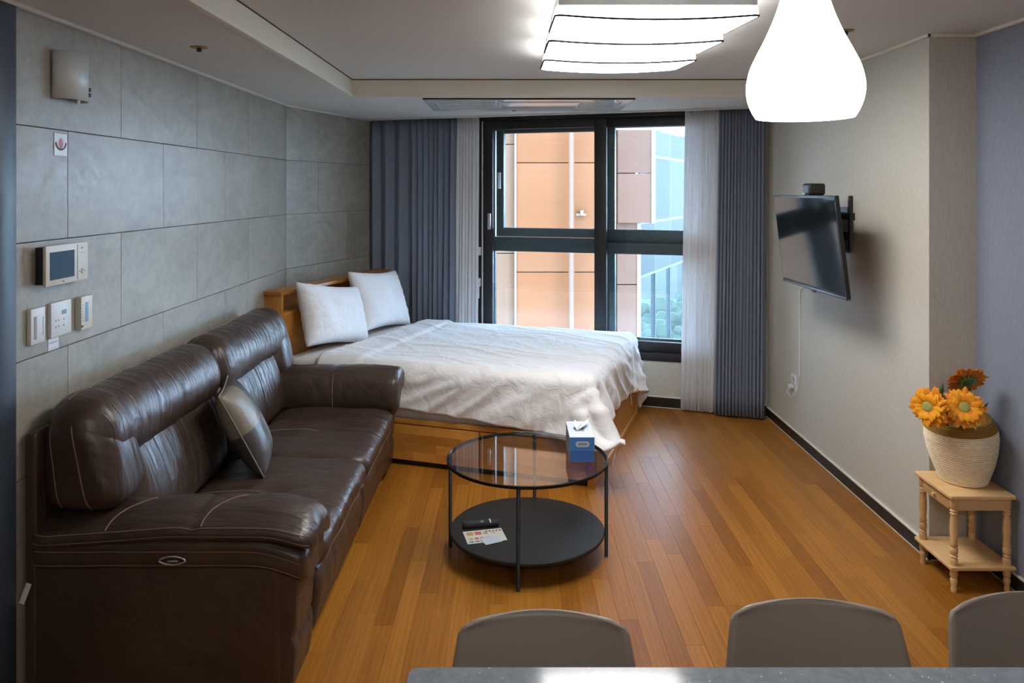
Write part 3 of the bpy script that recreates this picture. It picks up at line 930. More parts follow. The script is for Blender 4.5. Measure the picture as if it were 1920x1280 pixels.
# sconce
sc_ = thing('wall_light', (XL, 2.83, 2.1), 'unlit frosted half-round glass wall light high on the tiled wall', 'wall light')
frost = M('frosted glass', (0.58, 0.62, 0.62), 0.35)
n = 20; vs = []; fs = []
for j, z in enumerate((PZ(188, 2.88), PZ(100, 2.88))):
    for k in range(n + 1):
        a = PI * k / n
        vs.append((XL + 0.008 + 0.062 * math.sin(a), 2.893 - 0.094 * math.cos(a), z))
for k in range(n): fs.append((k, k + 1, n + 2 + k, n + 1 + k))
g = pyd('glass_shade', vs, fs, frost, sc_, True)
md = g.modifiers.new('t', 'SOLIDIFY'); md.thickness = 0.004
lw('back_plate', 2.815, 2.970, 2.075, 2.205, 0, 0.012, MT['white'], sc_)
for z in (2.098, 2.078):
    lathe('screw_cap', [(0.0, 0.006), (0.007, 0.005), (0.008, 0.0)], MT['dark'], sc_, n=14, xf=frame_xf((XL + 0.052, 2.962, z), (0, 1, 0), (0, 0, 1), (0.8, 0.6, 0)))
# sticker with a red seal
st = thing('sticker', (XL, 2.86, 1.84), 'small white sticker with a red seal on the tiled wall', 'sticker')
ys0, ys1 = 2.822, 2.903
zs0, zs1 = 1.845, 1.925
lw('label', ys0, ys1, zs0, zs1, 0.0005, 0.0025, MT['white'], st, bev=0.0)
red = M('red print', (0.38, 0.012, 0.03), 0.4)
gold = M('brown print', (0.16, 0.10, 0.09), 0.5)
cy_, cz_ = (ys0 + ys1) / 2, (zs0 + zs1) / 2 + 0.004
vs = [(XL + 0.0032, cy_ + 0.015 * math.cos(a), cz_ + 0.020 * math.sin(a)) for a in [2 * PI * k / 24 for k in range(24)]]
pyd('seal', vs, [tuple(range(24))], red, st)
pts = [(XL + 0.0030, cy_ + 0.032 * math.cos(a), cz_ + 0.004 + 0.026 * math.sin(a)) for a in [PI + PI * k / 14 for k in range(15)]]
tube('wreath', pts, 0.003, gold, st, n=5)
box('seal_mark', (XL + 0.0033, XL + 0.0040, cy_ + 0.001, cy_ + 0.005, cz_ - 0.012, cz_ + 0.013), M('pink print', (0.65, 0.25, 0.30), 0.5), st)

# video intercom
ic = thing('video_intercom', (XL, 2.84, 1.45), 'cream video intercom with a dark blue screen on the tiled wall', 'intercom')
lw('rear_box', 2.712, 2.955, 1.390, 1.520, 0.0, 0.034, MT['dark'], ic)
lw('housing', 2.698, 2.968, 1.384, 1.526, 0.034, 0.046, MT['cream_plastic'], ic, bev=0.005)
lw('screen', 2.722, 2.872, 1.405, 1.502, 0.0455, 0.0475, M('dark blue screen', (0.010, 0.040, 0.085), 0.5, spec=0.2), ic, bev=0.0)
box('side_seam', (XL + 0.0455, XL + 0.0468, 2.893, 2.8945, 1.390, 1.520), trimg, ic)
for (y, z, s_) in ((2.925, 1.505, .005), (2.925, 1.424, .006), (2.925, 1.414, .006), (2.91, 1.419, .003), (2.943, 1.419, .003)):
    lw('button', y - s_, y + s_, z - s_ * 0.7, z + s_ * 0.7, 0.0455, 0.0475, M('tan button', (0.32, 0.29, 0.22), 0.5), ic, bev=0.0)
lw('lens', 2.80, 2.806, 1.392, 1.396, 0.0455, 0.0475, MT['dark'], ic, bev=0.0)
lw('speaker_slots', 2.909, 2.945, 1.486, 1.489, 0.0455, 0.0470, M('tan line', (0.42, 0.39, 0.31), 0.5), ic, bev=0.0)
# left fan switch
s1_ = thing('fan_switch', (XL, 2.71, 1.25), 'narrow white wall switch at the left of the three controls', 'switch')
lw('plate', 2.664, 2.746, 1.190, 1.313, 0.0, 0.016, MT['white'], s1_)
lw('indicator', 2.681, 2.689, 1.208, 1.285, 0.0155, 0.0172, M('grey slot', (0.25, 0.25, 0.24), 0.5), s1_, bev=0.0)
lw('rocker', 2.692, 2.726, 1.205, 1.288, 0.0155, 0.0180, MT['white'], s1_)
lw('print', 2.731, 2.734, 1.215, 1.280, 0.0155, 0.0168, M('grey print', (0.3, 0.3, 0.33), 0.5), s1_, bev=0.0)
# thermostat
s2_ = thing('thermostat', (XL, 2.85, 1.25), 'square white thermostat with a tiny display, middle of the three controls', 'thermostat')
lw('plate', 2.784, 2.912, 1.192, 1.316, 0.0, 0.014, MT['white'], s2_)
lcd = M('grey green lcd', (0.14, 0.20, 0.20), 0.3)
lw('display', 2.850, 2.878, 1.268, 1.284, 0.0135, 0.0150, lcd, s2_, bev=0.0)
for (y, z) in ((2.812, 1.250), (2.830, 1.250), (2.862, 1.250), (2.812, 1.228), (2.830, 1.228), (2.862, 1.228)):
    lw('button', y - 0.003, y + 0.003, z - 0.003, z + 0.003, 0.0135, 0.0148, M('blue grey key', (0.25, 0.30, 0.38), 0.5), s2_, bev=0.0)
s4_ = thing('paper_label', (XL, 2.82, 1.17), 'small white paper label stuck below the square thermostat', 'label')
lw('paper', 2.786, 2.850, 1.146, 1.188, 0.0005, 0.0022, MT['white'], s4_, bev=0.0)
for z in (1.170, 1.152):
    lw('print_line', 2.792, 2.842, z, z + (0.006 if z > 1.16 else 0.0015), 0.0022, 0.0026, M('grey blue print', (0.35, 0.40, 0.52), 0.6), s4_, bev=0.0)
# narrow controller
s3_ = thing('light_controller', (XL, 3.0, 1.25), 'narrow cream wall controller with a tall blue display, right of the three controls', 'switch')
lw('plate', 2.960, 3.040, 1.190, 1.315, 0.0, 0.024, MT['cream_plastic'], s3_)
lw('display', 2.988, 3.008, 1.218, 1.292, 0.0235, 0.0252, M('blue lcd', (0.12, 0.22, 0.34), 0.25), s3_, bev=0.0)
for k in range(6):
    lw('button', 2.968, 2.973, 1.222 + k * 0.012, 1.227 + k * 0.012, 0.0235, 0.0250, M('tan key', (0.33, 0.30, 0.24), 0.5), s3_, bev=0.0)
lw('button', 2.962, 2.972, 1.200, 1.208, 0.0235, 0.0250, MT['dark'], s3_, bev=0.0)

# ------------------------------------------------------------------ leather sofa
from mathutils.bvhtree import BVHTree
def surf_line(name, target, pts, d, r, mat, parent):
    me = target.data
    bv = BVHTree.FromPolygons([v_.co.copy() for v_ in me.vertices], [tuple(p_.vertices) for p_ in me.polygons])
    d = Vector(d).normalized()
    out = []
    for p_ in pts:
        h = bv.ray_cast(Vector(p_), d, 0.6)
        if h[0] is not None:
            out.append(h[0] - d * r * 0.3)
    if len(out) > 2:
        return tube(name, out, r, mat, parent, n=6)
NB = []
Lm = MT['leather']
sofa = thing('leather_sofa', (-1.2, 3.75, 0), 'dark brown leather two-seat recliner sofa against the tiled wall', 'sofa')
Y0, Y1 = 2.615, 4.885
AW = 0.30
box('back_body', (-1.638, -1.598, 2.632, 4.868, 0.03, 0.905), Lm, sofa, bev=0.017, seg=3)
box('base', (-1.60, -0.86, 2.80, 4.70, 0.02, 0.34), MT['dark'], sofa, bev=0.01)
ymid = 3.75
# seats
seatprof = [(-1.34, 0.32), (-1.34, 0.43), (-1.15, 0.455), (-0.95, 0.452), (-0.78, 0.445), (-0.705, 0.42), (-0.690, 0.375), (-0.715, 0.325), (-0.80, 0.305), (-1.1, 0.31)]
def seatwarp(co):
    return co
for (a, b) in ((Y0 + AW - 0.02, ymid - 0.003), (ymid + 0.003, Y1 - AW + 0.02)):
    ycn = (a + b) / 2
    def sw_(co, ycn=ycn):
        d = math.hypot((co.x + 1.0) / 0.06, (co.y - ycn) / 0.06)
        if co.z > 0.4: co.z -= 0.016 * math.exp(-d * d) + 0.008 * math.exp(-((co.y - ycn) / 0.02) ** 2) * (1 if co.x < -0.95 else 0)
        return co
    s_ = cushion('seat_cushion', seatprof, a, b, 0.055, Lm, sofa, nsec=60, npro=80, bulge=0.0, warp=sw_, puck=0.004)
    # seams
    surf_line('seam', s_, [(-0.5, y, 0.338 + 0.003 * math.sin(y * 20)) for y in np.linspace(a + 0.03, b - 0.03, 30)], (-1, 0, 0), 0.0020, MT['stitch'], s_)
    surf_line('seam', s_, [(x, ycn + 0.05 * (x + 1.05), 0.8) for x in np.linspace(-1.32, -1.04, 20)], (0, 0, -1), 0.0018, MT['stitch'], s_)
    # footrest panel
    fp = [(-0.86, 0.08), (-0.86, 0.30), (-0.80, 0.325), (-0.735, 0.312), (-0.712, 0.25), (-0.722, 0.15), (-0.745, 0.075), (-0.80, 0.06)]
    cushion('footrest_panel', fp, a + 0.015, b - 0.005, 0.03, Lm, sofa, nsec=30, npro=48, puck=0.003)
# back: head roll, side bolsters, lumbar pads
roll = [(-1.595, 0.80), (-1.618, 0.89), (-1.60, 0.965), (-1.53, 1.005), (-1.44, 0.992), (-1.385, 0.935), (-1.362, 0.86), (-1.372, 0.785), (-1.42, 0.745), (-1.52, 0.75)]
lum = [(-1.50, 0.41), (-1.52, 0.60), (-1.50, 0.80), (-1.45, 0.81), (-1.395, 0.76), (-1.355, 0.66), (-1.330, 0.55), (-1.335, 0.45), (-1.40, 0.40)]
bol = [(-1.595, 0.64), (-1.618, 0.80), (-1.60, 0.92), (-1.52, 0.965), (-1.43, 0.935), (-1.368, 0.85), (-1.340, 0.74), (-1.335, 0.655), (-1.39, 0.615), (-1.50, 0.61)]
for side in (0, 1):
    ya, yb = (2.655, ymid - 0.004) if side == 0 else (ymid + 0.004, 4.845)
    r_ = cushion('head_roll', roll, ya, yb, 0.11, Lm, sofa, nsec=80, npro=70, p=2.0, puck=0.0055)
    surf_line('seam', r_, [(-1.535 + 0.004 * math.sin(y * 14), y, 1.2) for y in np.linspace(ya + 0.06, yb - 0.03, 40)], (0, 0, -1), 0.0024, MT['stitch'], r_)
    ba, bb = (2.650, 2.650 + 0.25) if side == 0 else (4.850 - 0.25, 4.850)
    b_ = cushion('side_bolster', bol, ba, bb, 0.085, Lm, sofa, nsec=24, npro=60, p=2.0, puck=0.005)
    NB.append(b_)
    la, lb_ = (2.84, ymid - 0.006) if side == 0 else (ymid + 0.006, 4.66)
    l_ = cushion('lumbar_pad', lum, la, lb_, 0.12, Lm, sofa, nsec=60, npro=60, p=2.0, puck=0.006)
    ym_ = (la + lb_) / 2 + 0.03
    surf_line('seam', l_, [(-1.0, ym_, z) for z in np.linspace(0.46, 0.78, 20)], (-1, 0, 0), 0.0022, MT['dark'], l_)
# seam lines on the near end of the back, laid onto the cushions
surf_line('end_seam', NB[0], [(-1.575 + 0.045 * t, 2.60, 0.945 - 0.33 * t) for t in np.linspace(0, 1, 14)], (0, 1, 0), 0.0018, MT['stitch'], sofa)
surf_line('end_seam', NB[0], [(-1.495 + 0.060 * t, 2.60, 0.925 - 0.30 * t) for t in np.linspace(0, 1, 14)], (0, 1, 0), 0.0026, MT['stitch'], sofa)
# arms
for side in (0, 1):
    ya, yb = (Y0, Y0 + AW) if side == 0 else (Y1 - AW, Y1)
    c_ = (ya + yb) / 2
    padp = [(ya - 0.008, 0.575), (ya + 0.02, 0.605), (c_ - 0.05, 0.632), (c_ + 0.03, 0.634), (yb - 0.04, 0.605), (yb - 0.0, 0.555), (yb - 0.01, 0.515), (yb - 0.06, 0.515), (c_, 0.53), (ya + 0.02, 0.542)]
    if side == 1:
        padp = [(ya - 0.01, 0.47), (ya - 0.014, 0.55), (ya + 0.01, 0.62), (c_ - 0.05, 0.658), (c_ + 0.05, 0.656), (yb - 0.03, 0.630), (yb, 0.60), (yb - 0.02, 0.54), (c_, 0.50), (ya + 0.03, 0.43)]
    def pw(co):
        k = max(0.0, co.x + 0.86)
        co.z -= (1.15 if side == 0 else 0.35) * k * k
        co.z -= 0.028 * min(1, max(0, (-1.15 - co.x) / 0.4)) * (1 if side == 0 else 0)
        # pinched tuck near the middle of the pad
        d = abs(co.x + 1.07)
        if co.z > 0.58: co.z -= 0.007 * math.exp(-(d / 0.018) ** 2)
        return co
    pad = cushion('armrest_pad', padp, -1.622, -0.665, 0.06 if side == 0 else 0.04, Lm, sofa, axis='X', nsec=70, npro=70, warp=pw, puck=0.004)
    ys_ = ya - 0.001 if side == 0 else ya
    band = [(ya + 0.012, 0.46), (ya + 0.006, 0.50), (ya + 0.02, 0.545), (c_, 0.56), (yb - 0.02, 0.545), (yb - 0.006, 0.50), (yb - 0.012, 0.46), (yb - 0.05, 0.43), (c_, 0.42), (ya + 0.05, 0.43)]
    def bw(co):
        k = max(0.0, co.x + 0.90)
        co.z -= 1.2 * k * k
        return co
    bd = cushion('arm_band', band, -1.62, -0.690, 0.04, Lm, sofa, axis='X', nsec=50, npro=60, warp=bw, puck=0.003)
    ap = [(ya + 0.025, 0.03), (ya + 0.022, 0.25), (ya + 0.025, 0.46), (c_, 0.47), (yb - 0.025, 0.46), (yb - 0.022, 0.25), (yb - 0.025, 0.03), (c_, 0.02)]
    box('arm_panel', (-1.625, -0.775, ya + 0.022, yb - 0.022, 0.02, 0.47), Lm, sofa, bev=0.022, seg=4)
    fpz = [(-0.80, 0.03), (-0.80, 0.43), (-0.75, 0.44), (-0.726, 0.40), (-0.728, 0.24), (-0.738, 0.20), (-0.728, 0.16), (-0.742, 0.04), (-0.77, 0.025)]
    cushion('arm_front', fpz, ya + 0.030, yb - 0.030, 0.03, Lm, sofa, nsec=16, npro=54)
    if side == 0:
        for zz, rr in ((0.592, 0.0017), (0.566, 0.0014)):
            surf_line('seam', pad, [(x, ya - 0.2, pw(Vector((x, ya, zz))).z + (0 if zz > 0.58 else 0)) for x in np.linspace(-1.60, -0.68, 60)], (0, 1, 0), rr, MT['stitch'], pad)
        for zz in (0.510, 0.462):
            surf_line('seam', bd, [(x, ya - 0.2, bw(Vector((x, ya, zz))).z) for x in np.linspace(-1.60, -0.71, 60)], (0, 1, 0), 0.0014, MT['stitch'], bd)
        for xx in (-1.36, -1.04):
            surf_line('seam', pad, [(xx + 0.10 * t * t, ya + 0.004 + 0.17 * t, 1.0) for t in np.linspace(0, 1, 20)], (0, 0, -1), 0.0026, MT['stitch'], pad)
    else:
        surf_line('seam', pad, [(-1.05, ya - 0.2, z) for z in np.linspace(0.45, 0.635, 14)], (0, 1, 0), 0.0024, MT['stitch'], pad)
# recliner handle
hx, hz = -1.135, 0.484
hd = tag(bpy.data.objects.new('recliner_handle', None), 'chrome oval recliner handle')
COL.objects.link(hd); hd.parent = sofa; hd.matrix_parent_inverse = sofa.matrix_world.inverted()
def oval(name, a, b, y, r, mat, fill=False):
    pts = [(hx + a * math.cos(t), y, hz + b * math.sin(t) * (1 - 0.25 * math.cos(t) ** 2)) for t in np.linspace(0, 2 * PI, 33)]
    if fill:
        return pyd(name, pts[:-1], [tuple(range(32))], mat, hd)
    return tube(name, pts, r, mat, hd, n=8)
oval('handle_ring', 0.044, 0.014, Y0 + 0.002, 0.0042, MT['chrome'])
oval('handle_cup', 0.043, 0.0135, Y0 + 0.0035, 0, MT['dark'], True)
box('handle_lever', (hx - 0.014, hx + 0.022, Y0 - 0.006, Y0 + 0.003, hz - 0.004, hz + 0.003), MT['steel'], hd, bev=0.002)
# tag hanging on the side
tg = box('care_tag', (-0.009, 0.009, -0.001, 0.001, -0.036, 0.036), MT['white'], sofa, xf=Matrix.Translation((-1.626, Y0 + 0.004, 0.372)) @ Matrix.Rotation(math.radians(20), 4, 'Y') @ Matrix.Rotation(0, 4, 'Z'))
tg['label'] = 'small white care tag'

# two-tone scatter cushion
scm = M('two tone leather patchwork', rough=0.42, spec=0.5)
tc = nd(scm, 'ShaderNodeAttribute', attribute_name='patch')
lk(scm, ramp(scm, tc.outputs['Fac'], [(0.45, (0.060, 0.055, 0.057)), (0.55, (0.205, 0.175, 0.135))]), bsdf(scm).inputs['Base Color'])
lk(scm, bump(scm, noise(scm, coords(scm, (1, 1, 1)), 12, 3), 0.35, 0.02), bsdf(scm).inputs['Normal'])
Bc = Vector((-1.262, 3.36, 0.83)); e1 = Vector((-0.10, 0.38, 0.0)); e2 = Vector((0.17, 0.10, -0.37))
cc = Bc + (e1 + e2) / 2
ex = e1.normalized(); ez = -(e2 - e2.dot(ex) * ex).normalized(); ey = ez.cross(ex).normalized()
if ey.x > 0: ey = ey
sct = thing('scatter_cushion', cc, 'square leather cushion with beige and slate quarters leaning in the middle of the sofa', 'cushion')
xfc = frame_xf(cc, ex, ey, ez)
pc = pillow_mesh('cushion_cover', 0.40, 0.41, 0.15, scm, sct, xfc, n=32, wr=0.003, seed=3, pinch=0.04)
inv = xfc.inverted()
at = pc.data.attributes.new('patch', 'FLOAT', 'FACE')
for p_ in pc.data.polygons:
    q = inv @ p_.center
    at.data[p_.index].value = 1.0 if (q.x < 0) == (q.z > 0) else 0.0
corners = []
for t in np.linspace(0, 1, 97):
    k = t * 4
    i_ = int(min(3, math.floor(k))); f_ = k - i_
    cs4 = [(-1, -1), (1, -1), (1, 1), (-1, 1), (-1, -1)]
    a_ = cs4[i_][0] + (cs4[i_ + 1][0] - cs4[i_][0]) * f_
    b_ = cs4[i_][1] + (cs4[i_ + 1][1] - cs4[i_][1]) * f_
    sx = 1 - 0.04 * (1 - b_ * b_) * a_ * a_; sz = 1 - 0.04 * (1 - a_ * a_) * b_ * b_
    corners.append(xfc @ Vector((a_ * 0.2 * sx, 0, b_ * 0.205 * sz)))
tube('piping', corners, 0.0035, M('beige piping', (0.25, 0.21, 0.16), 0.6), sct, n=6)

# ------------------------------------------------------------------ bed
BO = Vector((0.479, 4.518)); BU = Vector((-0.9498, 0.3129)); BV = Vector((0.3129, 0.9498))
bx = frame_xf((BO.x, BO.y, 0), (BU.x, BU.y, 0), (BV.x, BV.y, 0), (0, 0, 1))
BW, BL_ = 1.54, 2.262
bed = thing('bed_frame', (BO.x, BO.y, 0), 'honey oak double bed frame with drawers and shelf headboard', 'bed', rz=0)
Wd, Wu = MT['bedwood'], MT['bedwood2']
hu0 = 2.107
box('plinth', (0.03, BL_ - 0.02, 0.025, BW - 0.025, 0.0, 0.03), MT['dark'], bed, xf=bx)
box('slat_deck', (0.03, hu0, 0.03, BW - 0.03, 0.245, 0.265), Wd, bed, xf=bx)
box('side_rail', (0.045, hu0, 0.0, 0.022, 0.262, 0.292), Wd, bed, bev=0.003, xf=bx)
us = lambda px: None
def drawer(u0, u1):
    d = box('drawer', (u0 + 0.003, u1 - 0.003, 0.004, 0.024, 0.035, 0.255), Wd, bed, bev=0.002, xf=bx)
    # staves in the drawer front
    k = 0
    rows_ = 4
    for r_i in range(rows_):
        z0 = 0.0365 + r_i * 0.0543; u = u0 + 0.005 - random.random() * 0.15
        while u < u1 - 0.006:
            ln = 0.16 + random.random() * 0.30
            a, b = max(u, u0 + 0.004), min(u + ln, u1 - 0.004)
            if b - a > 0.02:
                box('stave', (a + .0003, b - .0003, -0.0005 - 0.0004 * random.random(), 0.004, z0 + .0003, z0 + 0.054), Wd, d, xf=bx)
            u += ln
drawer(0.045, 0.715)
drawer(0.715, 1.41)
drawer(1.41, hu0)
box('corner_post', (0.0, 0.045, 0.0, 0.045, 0.0, 0.292), Wu, bed, bev=0.003, xf=bx)
box('corner_post', (0.0, 0.045, BW - 0.045, BW, 0.0, 0.292), Wu, bed, bev=0.003, xf=bx)
box('foot_panel', (0.012, 0.035, 0.045, BW - 0.045, 0.04, 0.250), Wd, bed, xf=bx)
box('foot_rail', (0.0, 0.04, 0.045, BW - 0.045, 0.245, 0.292), Wu, bed, bev=0.003, xf=bx)
box('foot_rail', (0.0, 0.04, 0.045, BW - 0.045, 0.0, 0.045), Wu, bed, bev=0.003, xf=bx)
box('side_panel', (0.045, hu0, BW - 0.022, BW, 0.03, 0.292), Wd, bed, bev=0.003, xf=bx)
# headboard: cabinet with an open shelf slot
box('headboard_side', (hu0, BL_ - 0.02, 0.0, 0.022, 0.0, 1.022), Wu, bed, bev=0.002, xf=bx)
box('headboard_side', (hu0, BL_ - 0.02, BW - 0.022, BW, 0.0, 1.022), Wu, bed, bev=0.002, xf=bx)
box('headboard_top', (hu0 - 0.004, BL_ - 0.015, -0.012, BW + 0.012, 1.022, 1.048), Wd, bed, bev=0.003, xf=bx)
box('headboard_panel', (hu0 + 0.004, hu0 + 0.024, 0.022, BW - 0.022, 0.20, 0.885), Wd, bed, xf=bx)
box('headboard_shelf', (hu0 + 0.002, BL_ - 0.03, 0.022, BW - 0.022, 0.885, 0.903), Wd, bed, bev=0.002, xf=bx)
box('headboard_back', (BL_ - 0.032, BL_ - 0.02, 0.022, BW - 0.022, 0.20, 1.022), Wd, bed, xf=bx)

# mattress
mat_ = thing('mattress', (BO.x, BO.y, 0.27), 'white sheeted mattress showing under the duvet near the sofa arm', 'mattress')
bm = bmesh.new()
bmbox(bm, 0.055, hu0 - 0.004, 0.028, BW - 0.028, 0.266, 0.615)
bmesh.ops.bevel(bm, geom=list(bm.edges), offset=0.045, segments=5, profile=0.55, affect='EDGES')
bmesh.ops.subdivide_edges(bm, edges=[e for e in bm.edges if e.calc_length() > 0.3], cuts=24, use_grid_fill=True)
for v_ in bm.verts:
    q = v_.co
    v_.co.y += 0.006 * mnoise.noise(Vector((q.x * 5, q.y * 5, q.z * 7))) - (0.004 if q.z < 0.5 else 0) * math.sin(q.x * 40 + q.z * 30)
finish('fitted_sheet', bm, MT['sheet'], mat_, smooth=True, xf=bx)

# pillows
def place_pillow(v0, v1, ub, zb_, tilt_deg, roll_deg, hgt, label, seed):
    w_ = v1 - v0
    c = Vector((ub, (v0 + v1) / 2, zb_ + hgt / 2 * math.cos(math.radians(tilt_deg))))
    # local x along bed v, local y along -u (room side), z up
    base = frame_xf((0, 0, 0), (0, 1, 0), (-1, 0, 0), (0, 0, 1))
    xf = bx @ Matrix.Translation(c) @ base @ Matrix.Rotation(math.radians(tilt_deg), 4, 'X') @ Matrix.Rotation(math.radians(roll_deg), 4, 'Y')
    t = thing('pillow', xf.translation, label, 'pillow', group='white bed pillows')
    pillow_mesh('pillowcase', w_, hgt, 0.19, MT['pillow'], t, xf, n=44, wr=0.007, seed=seed, pinch=0.11)
place_pillow(0.02, 0.79, 1.955, 0.635, 17, 9, 0.44, 'white pillow on the sofa side, front one of the two at the headboard', 1)
place_pillow(0.72, 1.45, 1.950, 0.640, 20, 5, 0.47, 'white pillow on the window side, behind the other at the headboard', 9)

# duvet: draped with a small cloth solver in bed space (u, v, z)
NU, NV = 82, 92
DU, DV = 2.03, 2.06
u0_, v0_ = -0.255, -0.225
gu = u0_ + DU * np.arange(NU) / (NU - 1)
gv = v0_ + DV * np.arange(NV) / (NV - 1)
U_, V_ = np.meshgrid(gu, gv, indexing='ij')
# turn the cloth a little so that the hem is not parallel to the bed
ang = math.radians(3.5)
cu, cv = 0.9, 0.77
Ur = cu + (U_ - cu) * math.cos(ang) - (V_ - cv) * math.sin(ang)
Vr = cv + (U_ - cu) * math.sin(ang) + (V_ - cv) * math.cos(ang)
P = np.stack([Ur, Vr, np.full_like(Ur, 0.665)], -1)
for i in range(NU):
    for j in range(NV):
        P[i, j, 2] += 0.018 * mnoise.noise(Vector((P[i, j, 0] * 4.5, P[i, j, 1] * 6.5, 3.0)))
# compress slightly: rest lengths a little longer than the laid out spacing gives soft wrinkles
ru, rv = DU / (NU - 1) * 1.006, DV / (NV - 1) * 1.006
TOPZ = 0.622; RAD = 0.055
bu0, bu1, bv0, bv1 = 0.015, 2.4, 0.0, BW
def collide(P, Pp):
    # rounded box: push out of it
    qx = np.clip(P[..., 0], bu0 + RAD, bu1 - RAD); qy = np.clip(P[..., 1], bv0 + RAD, bv1 - RAD); qz = np.clip(P[..., 2], 0.0, TOPZ - RAD)
    d = P - np.stack([qx, qy, qz], -1)
    L = np.linalg.norm(d, axis=-1)
    inside_core = L < 1e-6
    hit = (L < RAD)
    n_ = d / np.maximum(L, 1e-6)[..., None]
    n_[inside_core] = (0, 0, 1)
    Pn = np.where(hit[..., None], np.stack([qx, qy, qz], -1) + n_ * RAD, P)
    # deep inside the core: lift to the top
    Pn[..., 2] = np.where(inside_core, TOPZ, Pn[..., 2])
    # friction
    mv = P - Pp
    tang = mv - (mv * n_).sum(-1, keepdims=True) * n_
    fr = np.where((hit & (n_[..., 2] > 0.7))[..., None], 0.85, np.where(hit[..., None], 0.35, 0.0))
    return Pn - tang * fr
def cons(P, a, b, rest, k):
    d = P[b] - P[a]
    L = np.linalg.norm(d, axis=-1, keepdims=True)
    corr = d * (1 - rest / np.maximum(L, 1e-6)) * 0.5 * k
    P[a] += corr; P[b] -= corr
S = slice
sets = []
for st_ in (0, 1):
    ea = NU - 1 - st_; eb = NV - 1 - st_
    na = (ea + 1) // 2; nb = (eb + 1) // 2
    sets.append(((S(st_, st_ + 2 * na, 2), S(None)), (S(st_ + 1, st_ + 2 * na, 2), S(None)), ru, 1.0))
    sets.append(((S(None), S(st_, st_ + 2 * nb, 2)), (S(None), S(st_ + 1, st_ + 2 * nb, 2)), rv, 1.0))
dg = math.hypot(ru, rv)
for su in (0, 1):
    na = (NU - 1 - su + 1) // 2
    sets.append(((S(su, su + 2 * na, 2), S(0, NV - 1)), (S(su + 1, su + 2 * na, 2), S(1, NV)), dg, 0.35))
    sets.append(((S(su, su + 2 * na, 2), S(1, NV)), (S(su + 1, su + 2 * na, 2), S(0, NV - 1)), dg, 0.35))
def fixpair(a, b, P):
    # make both slices the same length
    A, B_ = P[a].shape, P[b].shape
    return A == B_
sets = [q for q in sets if fixpair(q[0], q[1], P)] + []
nset = len(sets)
Vv = np.zeros_like(P)
dt = 0.016
for step in range(190):
    Pp = P.copy()
    Vv[..., 2] -= 9.8 * dt
    Vv *= 0.975
    P = P + Vv * dt
    for it in range(14):
        for (a, b, rst, k) in sets:
            cons(P, a, b, rst, k)
        # bending
        for (a, b, rst) in (((S(0, NU - 3), S(None)), (S(3, NU), S(None)), ru * 3), ((S(None), S(0, NV - 3)), (S(None), S(3, NV)), rv * 3), ((S(0, NU - 6), S(None)), (S(6, NU), S(None)), ru * 6 * 0.94), ((S(None), S(0, NV - 6)), (S(None), S(6, NV)), rv * 6 * 0.94)):
            d = P[b] - P[a]; L = np.linalg.norm(d, axis=-1, keepdims=True)
            corr = d * (1 - (rst * 0.955) / np.maximum(L, 1e-6)) * 0.10 * (L < rst * 0.955)
            P[a] += corr; P[b] -= corr
        P = collide(P, Pp)
        if step > 20:
            for (i_, j_, w_) in ((0, 0, 0.30), (1, 1, 0.2), (0, 1, 0.2), (1, 0, 0.2)):
                P[i_, j_] += (np.array([-0.185 + 0.02 * i_, -0.085 + 0.02 * j_, 0.285 + 0.02 * (i_ + j_)]) - P[i_, j_]) * w_
    Vv = (P - Pp) / dt
# head edge tucks under the pillows; folded-back double layer
fold = np.clip((P[..., 0] - 1.52) / 0.02, 0, 1) * np.clip((1.90 - P[..., 0]) / 0.02, 0, 1) * (P[..., 2] > 0.5)
P[..., 2] += 0.014 * fold
# refine the grid and press wrinkles into it
def up(Q, ax):
    Q = np.moveaxis(Q, ax, 0)
    n_ = Q.shape[0]
    out = np.empty((2 * n_ - 1,) + Q.shape[1:])
    out[::2] = Q
    mid = 0.5 * (Q[:-1] + Q[1:])
    mid[1:-1] = (9 * (Q[1:-2] + Q[2:-1]) - (Q[:-3] + Q[3:])) / 16
    out[1::2] = mid
    return np.moveaxis(out, 0, ax)
P2 = up(up(P, 0), 1)
G0 = np.gradient(P2, axis=0); G1 = np.gradient(P2, axis=1)
NN = np.cross(G0, G1); NN /= np.maximum(np.linalg.norm(NN, axis=-1, keepdims=True), 1e-9)
if NN[80, 80, 2] < 0: NN = -NN
def ridge(x, y, z):
    return 1 - abs(2.2 * mnoise.noise(Vector((x, y, z))))
DW = np.zeros(P2.shape[:2])
for i in range(P2.shape[0]):
    for j in range(P2.shape[1]):
        u_, v_, z_ = P2[i, j]
        top = min(1.0, max(0.0, (z_ - 0.56) / 0.05))
        wv_ = 0.10 * mnoise.noise(Vector((u_ * 2.5, v_ * 2.5, 1.0)))
        a = u_ * 0.93 + v_ * 0.36 + wv_; b = v_ * 0.93 - u_ * 0.36 + wv_
        t_ = 0.0075 * ridge(a * 1.1, b * 6.0, 0.3) ** 2 + 0.0035 * ridge(a * 2.2 + 9, b * 8.0, 4.0) ** 2
        q = v_ if z_ < 0.6 and (u_ < 0.02) else u_
        s_ = 0.016 * mnoise.noise(Vector((q * 5.0 + z_ * 5.5, (z_ - q) * 1.2, 7.0))) + 0.018 * ridge(q * 4.0 + z_ * 7.0, z_ * 1.5 - q, 2.0) ** 2
        DW[i, j] = top * t_ + (1 - top) * s_
        ed = min(1.0, max(0.0, (v_ + 0.0) / 0.35)) if top > 0.5 else 0
        DW[i, j] += top * (1 - ed) * 0.006 * ridge(u_ * 6 + v_ * 3, v_ * 2, 5.0) ** 2
P2 = P2 + NN * DW[..., None]
NU2, NV2 = P2.shape[:2]
